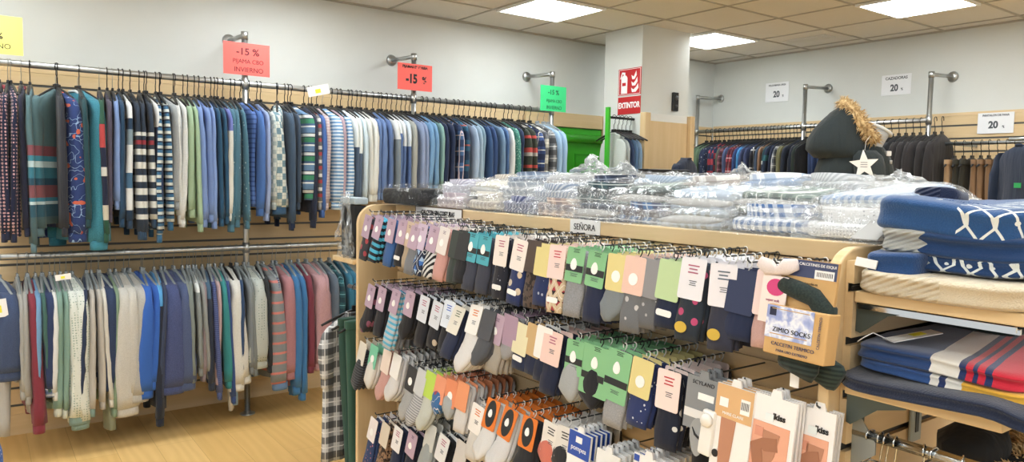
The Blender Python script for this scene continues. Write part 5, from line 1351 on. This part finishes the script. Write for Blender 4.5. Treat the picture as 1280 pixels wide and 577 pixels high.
# ------------------------------------------------------------------ fur
def fur(pts, rads, n, length, m, name, parent, seed=1, spread=.6, tip=None):
    rr = random.Random(seed); b = MB(); pts = [Vector(p) for p in pts]
    b.tube(pts, [r*.8 for r in rads], 12)
    for i in range(n):
        f = rr.random()*(len(pts)-1); k = int(f); t_ = f-k; p = pts[k].lerp(pts[min(k+1, len(pts)-1)], t_); r = rads[k]*(1-t_)+rads[min(k+1, len(rads)-1)]*t_
        ax = (pts[min(k+1, len(pts)-1)]-pts[k]).normalized(); d = Vector((rr.gauss(0, 1), rr.gauss(0, 1), rr.gauss(0, 1))); d = (d-ax*d.dot(ax)).normalized()
        s = p+d*r*.7; d2 = (d+ax*rr.uniform(-spread, spread)+Vector((0, 0, -.25))).normalized(); L = length*rr.uniform(.5, 1.2); w = length*.10
        a = d2.orthogonal().normalized()*w; c = d2.cross(a).normalized()*w; e_ = s+d2*L+Vector((0, 0, -.2*L)); mid = s+d2*L*.55
        b.add([s+a, s-a*.5+c*.8, s-a*.5-c*.8, mid+a*.6, mid-a*.3+c*.5, mid-a*.3-c*.5, e_], [(0, 1, 4, 3), (1, 2, 5, 4), (2, 0, 3, 5), (3, 4, 6), (4, 5, 6), (5, 3, 6)], True)
    return b.build(name, m, parent)
t = NT('tan_fur'); t.coord(); n = t.noise(45, 3); FURM = t.done(t.ramp(n, [(.3, lin('8a6a45')), (.45, lin('c9a673')), (.6, lin('e3c896')), (.8, lin('f2e2c0'))], 'LINEAR'), .9)
# parka on a mannequin bust, seen from behind its shoulder
e_m = empty('mannequin', 'grey mannequin bust on a stand wearing the fur-hooded parka', 'mannequin', (4.36, 2.42, .0), (0, 0, -.62))
GM = plain('mannequin_grey', 'b7babb', .35, .15, .04)
def el(z, cx, cy, hx, hy, n=20, tilt=0): return [(cx+hx*math.cos(2*PI*k/n), cy+hy*math.sin(2*PI*k/n), z+tilt*hx*math.cos(2*PI*k/n)) for k in range(n)]
MB().rings([el(.95, 0, 0, .12, .09), el(1.2, 0, 0, .13, .10), el(1.45, 0, 0, .15, .11), el(1.64, 0, 0, .14, .09), el(1.70, .05, -.04, .075, .065), el(1.74, .08, -.06, .055, .055), el(1.80, .10, -.07, .052, .055, tilt=-.4), el(1.825, .105, -.07, .060, .06, tilt=-.5)]).build('bust', GM, e_m)
MB().rings([el(1.826, .107, -.07, .074, .07, tilt=-.5), el(1.840, .110, -.07, .074, .07, tilt=-.5), el(1.844, .110, -.07, .066, .062, tilt=-.5)]).build('neck_cap', plain('cap_white', 'dcdfe0', .3), e_m)
MB().tube([(0, 0, .03), (0, 0, .96)], .018, 12).build('pole', STEEL, e_m); MB().rings([el(0, 0, 0, .2, .2), el(.012, 0, 0, .2, .2), el(.03, 0, 0, .05, .05)]).build('base', STEEL, e_m)
e = empty('parka', 'dark grey green parka with a tan fur hood trim worn by the mannequin', 'parka', (4.36, 2.42, .09), (0, 0, -.62))
PK = fabric('2c3638'); sd = 4.0
def pr_(z, cx, cy, hx, hy, n=36):
    r = []
    for k in range(n):
        a = 2*PI*k/n; c, s = math.cos(a), math.sin(a); w = 1+.05*nz(c*2.5, s*2.5, z*9)
        r.append((cx+hx*w*math.copysign(abs(c)**.85, c), cy+hy*w*math.copysign(abs(s)**.85, s), z))
    return r
MB().rings([pr_(.80, 0, 0, .25, .16), pr_(.95, 0, 0, .255, .165), pr_(1.1, 0, 0, .25, .16), pr_(1.25, 0, 0, .24, .16), pr_(1.4, 0, 0, .235, .165), pr_(1.5, 0, 0, .225, .165), pr_(1.58, 0, 0, .20, .15), pr_(1.64, 0, 0, .155, .125), pr_(1.68, .02, 0, .10, .10), pr_(1.70, .02, 0, .085, .085)], smooth=True).build('body', PK, e)
for s in (-1, 1):
    MB().rings(blob_rings([(1.60-1.60*0-0.0, 0, 0, .01, .01)], 4)) if False else None
    lv = [(1.615, .0, s*.13, .06, .05), (1.58, .0, s*.165, .085, .065), (1.52, .0, s*.19, .09, .07), (1.40, .01, s*.205, .085, .07), (1.25, .02, s*.21, .078, .066), (1.10, .04, s*.205, .07, .06), (.95, .06, s*.20, .062, .055), (.90, .06, s*.20, .05, .045)]
    MB().rings([[(p[0]*1+.006*nz(p[0]*20, p[1]*20, p[2]*14), p[1]+.006*nz(p[2]*18, p[0]*20, 3), p[2]) for p in el(z, cx, cy, hx, hy, 22)] for z, cx, cy, hx, hy in lv]).build('sleeve', PK, e)
# hood : a slouched pouch lying behind the neck, its opening rimmed with fur
hoodb = MB(); hr = []
for i, (cx, cz, hx, hy) in enumerate([(-.02, 1.56, .10, .13), (-.08, 1.59, .165, .16), (-.12, 1.64, .175, .165), (-.13, 1.70, .155, .155), (-.12, 1.76, .130, .14), (-.10, 1.81, .105, .12), (-.08, 1.855, .075, .095), (-.065, 1.885, .04, .06)]):
    hr.append([(cx+hx*math.cos(2*PI*k/32)*(1+.06*nz(k*.7, i*.5, 2)), hy*math.sin(2*PI*k/32), cz+.012*nz(k*.5, i, 5)+.10*hx*math.cos(2*PI*k/32)) for k in range(32)])
hoodb.rings(hr); ho = hoodb.build('hood', PK, e)
fur([(-.10, -.05, 1.90), (-.055, -.09, 1.845), (-.03, -.12, 1.78), (.02, -.14, 1.71), (.055, -.13, 1.665)], [.030, .040, .042, .036, .024], 520, .040, FURM, 'fur_trim', ho, 3)
fur([(-.10, -.03, 1.905), (-.06, .03, 1.90), (-.01, .08, 1.86), (.06, .10, 1.82)], [.028, .036, .032, .022], 360, .040, FURM, 'fur_trim', ho, 4)
for z in (1.55, 1.38): MB().tube([(.155, -.12, z), (.166, -.127, z)], .011, 12).build('snap_button', plain('button_pale', 'c9c9c4', .4), e)
MB().box(.13, .16, -.13, -.09, 1.585, 1.615, bev=.005).build('cord_toggle', WHITEP, e)
# white star shaped swing ticket
q = P(1080, 206, 1, 2.15); 
e = empty('star_ticket', 'white star shaped cardboard ticket hanging at the front of the parka', 'tag', q, (0, 0, -.65))
pr = []
for k in range(10): a = PI/2+PI/5*k+.1; r = .085 if k % 2 == 0 else .036; pr.append((r*math.cos(a), r*math.sin(a)))
MB().prism(pr, -.001, .001, 'y').build('star', PAPER, e)
for i in range(3): MB().box(-.02, .018, -.0018, -.001, .012-.012*i, .015-.012*i).build('printed_line', GREYINK, e)
MB().tube([(0, 0, .08), (.01, .01, .13), (.03, .01, .16)], .001, 5).build('string', PAPER, e)

# dark parka with fur at the lower right, light denim behind
e = empty('fur_hood_coat', 'black coat with tan fur trim under the lower end shelf at the right corner', 'coat', (1.70, .57, .02), (0, 0, 0))
BK = fabric('16191b')
MB().rings([pr_(.36, 0, 0, .11, .12), pr_(.6, 0, 0, .11, .13), pr_(.8, 0, 0, .11, .13), pr_(.90, 0, 0, .09, .11), pr_(.945, 0, .0, .05, .07)]).build('body', BK, e)
b = MB(); b.rings([[(p[0], p[1], p[2]+.02*nz(p[0]*20, p[1]*20, 1)) for p in el(z, cx, cy, hx, hy, 24)] for z, cx, cy, hx, hy in [(.90, -.05, .06, .05, .05), (.925, -.05, .06, .07, .065), (.955, -.05, .06, .072, .065), (.985, -.04, .05, .05, .045), (1.0, -.035, .05, .025, .025)]]); ho = b.build('hood', BK, e)
fur([(-.09, .0, .895), (-.03, -.02, .905), (.03, -.02, .925), (.08, .0, .945), (.12, .03, .95)], [.030, .036, .044, .050, .048], 2200, .032, FURM, 'fur_trim', ho, 8)
MB().tube([(0, 0, .02), (0, 0, .37)], .012, 10).build('stand_pole', DARKMETAL, e); MB().tube([(0, 0, 0), (0, 0, .02)], .12, 20).build('stand_base', DARKMETAL, e)
e = empty('pale_denim_jeans', 'pale blue denim hanging behind the black fur-trimmed coat', 'jeans', (2.25, .62, 1.02), (0, 0, .5))
MB().rings(blob_rings([(z, 0, 0, .03, .16+.02*f) for z, f in ((0, 0), (-.05, 1), (-.2, 1), (-.5, 0), (-.9, -1))], 28, .7, .01, 40)).build('legs', fabric(('heather', 'a9c2d8', '8aa8c4')), e)
MB().tube([(-.02, 0, -1.0), (-.02, 0, .03)], .012, 10).build('support_pole', STEEL, e)

# ------------------------------------------------------------------ far end of the gondola
e = empty('end_shelf', 'small wooden shelf on the far end of the gondola with the black packets', 'shelf', (1.385, GY1, 1.115))
MB().box(0, .60, .001, .24, -.022, 0, bev=.003).build('board', MAPLE_X, e)
for x in (.05, .54): MB().prism([(.001, -.022), (.001, -.09), (.02, -.09), (.2, -.03), (.2, -.022)], x, x+.003, 'x').build('bracket', GREYMETAL, e)
BLKF = plain('black_cloth', '101114', .8)
def packet(loc, rot, w, h, d, label, seed, top='9fadb5'):
    e = empty('bagged_garment', label, 'packaged garment', loc, rot, 'dark garments in clear bags at the far end')
    MB().box(-d/2, d/2, -w/2, w/2, .004, h*.86, bev=.008).build('folded_cloth', BLKF, e)
    MB().box(-d/2-.004, d/2+.004, -w/2-.004, w/2+.004, h*.87, h*.98, bev=.006).build('pale_top', plain('pale_blue_card', top, .6), e)
    me = crumple(w*1.25, h*1.08, seed, .02); o = link('clear_bag', me, clearmat('thin_film_crumpled', .03, 'cdd6da', .02, .15, .25), e); o.location = (-d/2-.012, 0, 0); o.modifiers.new('s', 'SOLIDIFY').thickness = .001
packet((1.45, 3.30, 1.115), (0, 0, .1), .085, .29, .06, 'left black folded garment in a clear bag standing on the small far shelf', 2.2)
packet((1.44, 3.20, 1.115), (0, 0, -.05), .085, .29, .06, 'right black folded garment in a clear bag standing on the small far shelf', 5.2)
e = empty('bagged_garment', 'flat black folded garment in a clear bag at the far left of the gondola top', 'packaged garment', (1.66, 2.97, GH+.042), (0, 0, .1))
MB().rings(superslab(.15, .15, .036, 32, 8)).build('folded_cloth', BLKF, e)
o = shared('clear_bag', bagmesh(.165, .13, -.028, .036, 9.0, .04), clearmat('thin_film', .015, 'cdd6da', 0, .10, .10), e, scale=(1, 1.15, 1.5))
# shirt and green garment hanging at the far end
e = empty('faceout_arm', 'steel arm at the far end of the gondola carrying a plaid shirt', 'display arm', (1.55, GY1, .93)); MB().tube([(0, 0, 0), (0, .42, 0)], .010, 12).build('arm', STEEL, e)
pls = ('plaid', 'd8dadb', '20242c', 'f2f2f0', .075)
for (dx, dy, m, lab, nm, L) in ((0, .33, pls, 'black and white plaid shirt hanging left of the gondola end panel', 'shirt', .84), (0.0, .20, '2f5548', 'first dark green long garment hanging beside the plaid shirt', 'trousers', .88), (0.0, .12, '35604f', 'second dark green long garment closest to the gondola end panel', 'trousers', .90)):
    e = garment(nm, lab, nm, (1.55, GY1+dy, .93), -PI/2+PI+.35*(nm == 'shirt'), m, L, sleeve=.42, thick=.030, kind='top' if nm == 'shirt' else 'trousers', collar=m if nm == 'shirt' else None, cuff=m)
    hanger((1.55, GY1+dy, .93), PI/2, 'black', 'black hanger carrying the '+lab.split(' hanging')[0], 'hangers at the far end of the gondola')
# wardrobe item at the lower left corner
e = garment('cardigan', 'blue cardigan with white dots and a cream edge at the lower left corner', 'cardigan', (-.215, 2.6, .975), 1.45, ('dots', '2f5fae', 'd8dfe8', 70, .2), .86, sleeve=.7, thick=.06, collar='d8d0bc')
e2 = empty('garment_stand', 'steel stand holding the blue dotted cardigan at the lower left', 'garment stand', (-.215, 2.6, 0)); MB().tube([(0, 0, .012), (0, 0, .93)], .012, 10).build('pole', STEEL, e2); MB().tube([(0, 0, 0), (0, 0, .012)], .15, 24).build('base', STEEL, e2)

# ------------------------------------------------------------------ rack beside the pillar and green strip
e = empty('green_post', 'narrow bright green upright board between the door and the hanging shirts', 'post', (3.93, 4.16, 0)); MB().box(-.012, .012, -.018, .018, 0, 2.06, bev=.002).build('board', GR, e)
MB().box(-.1, .1, -.08, .08, 0, .02).build('foot', GR, e)
e = empty('clothes_rail', 'short clothes rail on the left side of the pillar', 'clothes rail', (4.02, 4.18, 0)); MB().tube([(.2, -.01, 1.985), (-.07, -.01, 1.985)], .010, 10).build('rail', DARKMETAL, e)
for k, (px, d, m) in enumerate([(776, 'pale grey green shirt nearest the green post', 'bfc9c4'), (781, 'pale grey green shirt beside the slate one', 'bac4c2'), (786, 'slate navy shirt with light shoulders', '33466a'), (791, 'mid blue denim shirt', '5f86b0'), (796, 'light blue shirt touching the wooden post', '8fb3d4')]):
    q = P(px, 175, 1, 4.07)
    garment('shirt', d+' on the short rail by the pillar', 'shirt', (q.x+.02, 4.17, 1.985), .05, m, .75, group='shirts by the pillar', sleeve=.7, thick=.015, collar=m, wide=.42)
    hanger((q.x+.02, 4.17, 1.985), .05, 'black', 'black hanger holding the '+d, 'hangers by the pillar')
# black box in front of the cladding
q = P(830, 217, 1, 3.55)
e = empty('black_box', 'flat black box with a small red knob standing in front of the wooden cladding', 'box', (q.x, 3.55, q.z-.02))
MB().box(-.21, .21, -.05, .05, -.12, .05, bev=.004).build('body', BLACKP, e); MB().tube([(-.13, -.05, -.005), (-.13, -.062, -.005)], .010, 12).build('knob', RED, e)
e2 = empty('side_table', 'dark stand under the black box behind the gondola', 'table', (q.x, 3.55, 0)); MB().box(-.22, .22, -.06, .06, q.z-.17, q.z-.141, bev=.003).build('top', DARKMETAL, e2)
for sx_ in (-.18, .18): MB().box(sx_-.015, sx_+.015, -.05, .05, 0, q.z-.1705).build('leg', DARKMETAL, e2)
e = garment('jacket', 'dark navy jacket shoulder hanging against the wooden cladding', 'jacket', (4.40, 3.78, 1.80), -1.2, '1e2a42', .8, sleeve=.75, thick=.04, kind='jacket')
e = empty('garment_stand', 'dark stand under the navy jacket in front of the cladding', 'garment stand', (4.40, 3.78, 0)); MB().tube([(0, 0, .012), (0, 0, 1.66)], .010, 8).build('pole', DARKMETAL, e); MB().tube([(0, 0, 0), (0, 0, .012)], .13, 20).build('base', DARKMETAL, e)

# ------------------------------------------------------------------ paper signs
def sign(name, label, corners, plane, val, c, lines, ink, rotz=0.0, colr='paper'):
    ps = [P(x, y, plane, val) for x, y in corners]; m = sum(ps, Vector())/4
    w = ((ps[0]-ps[1]).length+(ps[3]-ps[2]).length)/2; h = ((ps[0]-ps[3]).length+(ps[1]-ps[2]).length)/2
    e = empty(name, label, 'sign', m, (0, 0, 0 if plane == 1 else -PI/2))
    MB().box(-w/2, w/2, -.0008, .0008, -h/2, h/2).build('sheet', plain('coloured_paper', c, .65, 0, .02), e)
    for (s_, size, z, xo, xs, bd) in lines: text(s_, size*h, (xo*w, -.0014, z*h), (PI/2, 0, 0), ink, e, xs=xs, bold=bd)
    return e
ys_ = YR-.024
SR = 'f0665e'
sign('price_sign', 'red paper sign reading -15 % PIJAMA CBO INVIERNO on the second rack upright', [(279, 50), (337, 58), (337, 97), (279, 91)], 1, ys_, SR, [('-15 %', .30, .22, .02, 1.05, .001), ('PIJAMA CBO', .185, -.08, .03, .95, 0), ('INVIERNO', .21, -.34, .04, .95, 0)], DARKRED)
sign('price_sign', 'red paper sign reading -15% with bold digits on the third rack upright', [(497, 78), (540, 82), (540, 115), (497, 111)], 1, ys_, SR, [('PIJAMAS Eº 1ª RIBA', .14, .38, 0, .95, .0008), ('-15', .46, -.08, -.10, .8, .004), ('%', .36, -.10, .27, .8, .002)], INK)
sign('price_sign', 'green paper sign reading -15 % PIJAMA CBO INVIERNO on the last rack upright', [(676, 106), (708, 109), (707, 141), (675, 137)], 1, ys_, '35c87c', [('-15 %', .26, .24, .0, .95, .001), ('PIJAMA CBO', .17, -.10, .03, .85, 0), ('INVIERNO', .20, -.36, .03, .85, 0)], GREENINK)
q0 = P(29, 22, 1, ys_); 
sign('price_sign', 'yellow paper sign reading -15 % at the left edge of the photo', [(-45, 14), (29, 22), (28, 69), (-45, 64)], 1, YR-.024, 'f2ee7e', [('-15 %', .22, -.04, -.05, 1, .001), ('INVIERNO', .19, -.30, -.06, 1.0, 0)], INK)
MB().tube([(q0.x-.17, YR, 2.02), (q0.x-.17, YR, 2.32)], .006, 8).build('sign_rod', STEEL, None); tag(bpy.data.objects['sign_rod'], 'thin steel rod holding the yellow paper sign above the rail', 'rod')
XW = XR-.004
PS = 'eceef0'
sign('price_sign', 'white paper sign reading POLOS MANGA LARGA 20, leftmost on the right wall', [(957, 104), (987, 102), (985, 126), (957, 128)], 0, XW, PS, [('POLOS MANGA LARGA', .13, .36, 0, .75, .0006), ('20', .44, -.12, -.02, .85, .003), ('%', .16, -.22, .26, .9, .001)], GREYINK)
sign('price_sign', 'white paper sign reading CAZADORAS 20, above the black anoraks', [(1102, 94), (1139, 92), (1139, 117), (1102, 120)], 0, XW, PS, [('CAZADORAS', .19, .32, 0, .95, .0008), ('20', .44, -.16, -.06, .85, .003), ('%', .16, -.24, .20, .9, .001)], GREYINK)
sign('price_sign', 'white paper sign reading PANTALON DE PANA 20, above the corduroy trousers', [(1222, 142), (1268, 139), (1267, 166), (1222, 167)], 0, XR-.03, PS, [('PANTALON DE PANA', .14, .37, 0, .85, .0008), ('20', .46, -.10, -.06, .9, .003), ('%', .16, -.20, .22, .9, .001)], GREYINK)
# white paper tags between hangers
for (px, py, w, h, lb) in ((398, 113, .14, .06, 'white plastic clip card with a yellow sticker above the green striped top'), (79, 346, .07, .03, 'white ticket with a yellow sticker above the sage green tops'), (0, 385, .06, .09, 'white ticket on the black top at the left edge')):
    q = P(px, py, 1, 4.40 if py < 200 else 4.36); e = empty('price_ticket', lb, 'tag', q, (.0, -.25 if w > .1 else -.1, 0))
    MB().box(-w/2, w/2, -.001, .001, -h/2, h/2).build('card', PAPER, e); MB().box(-w*.15, w*.1, -.002, -.001, -h*.25, h*.15).build('yellow_sticker', plain('sticker_yellow', 'e6e23a', .5), e)

# ------------------------------------------------------------------ light and colour
w = bpy.data.worlds.new('World'); sc.world = w; w.use_nodes = True
w.node_tree.nodes['Background'].inputs[0].default_value = (.95, .98, 1, 1); w.node_tree.nodes['Background'].inputs[1].default_value = 1.0
vs = sc.view_settings; vs.view_transform = 'Standard'; vs.look = 'None'; vs.gamma = 1; vs.use_curve_mapping = False; vs.exposure = -0.06
sc.cycles.max_bounces = 8; sc.cycles.transparent_max_bounces = 24; sc.cycles.diffuse_bounces = 3; sc.cycles.glossy_bounces = 3
sc.cycles.use_denoising = True; sc.cycles.caustics_reflective = False; sc.cycles.caustics_refractive = False
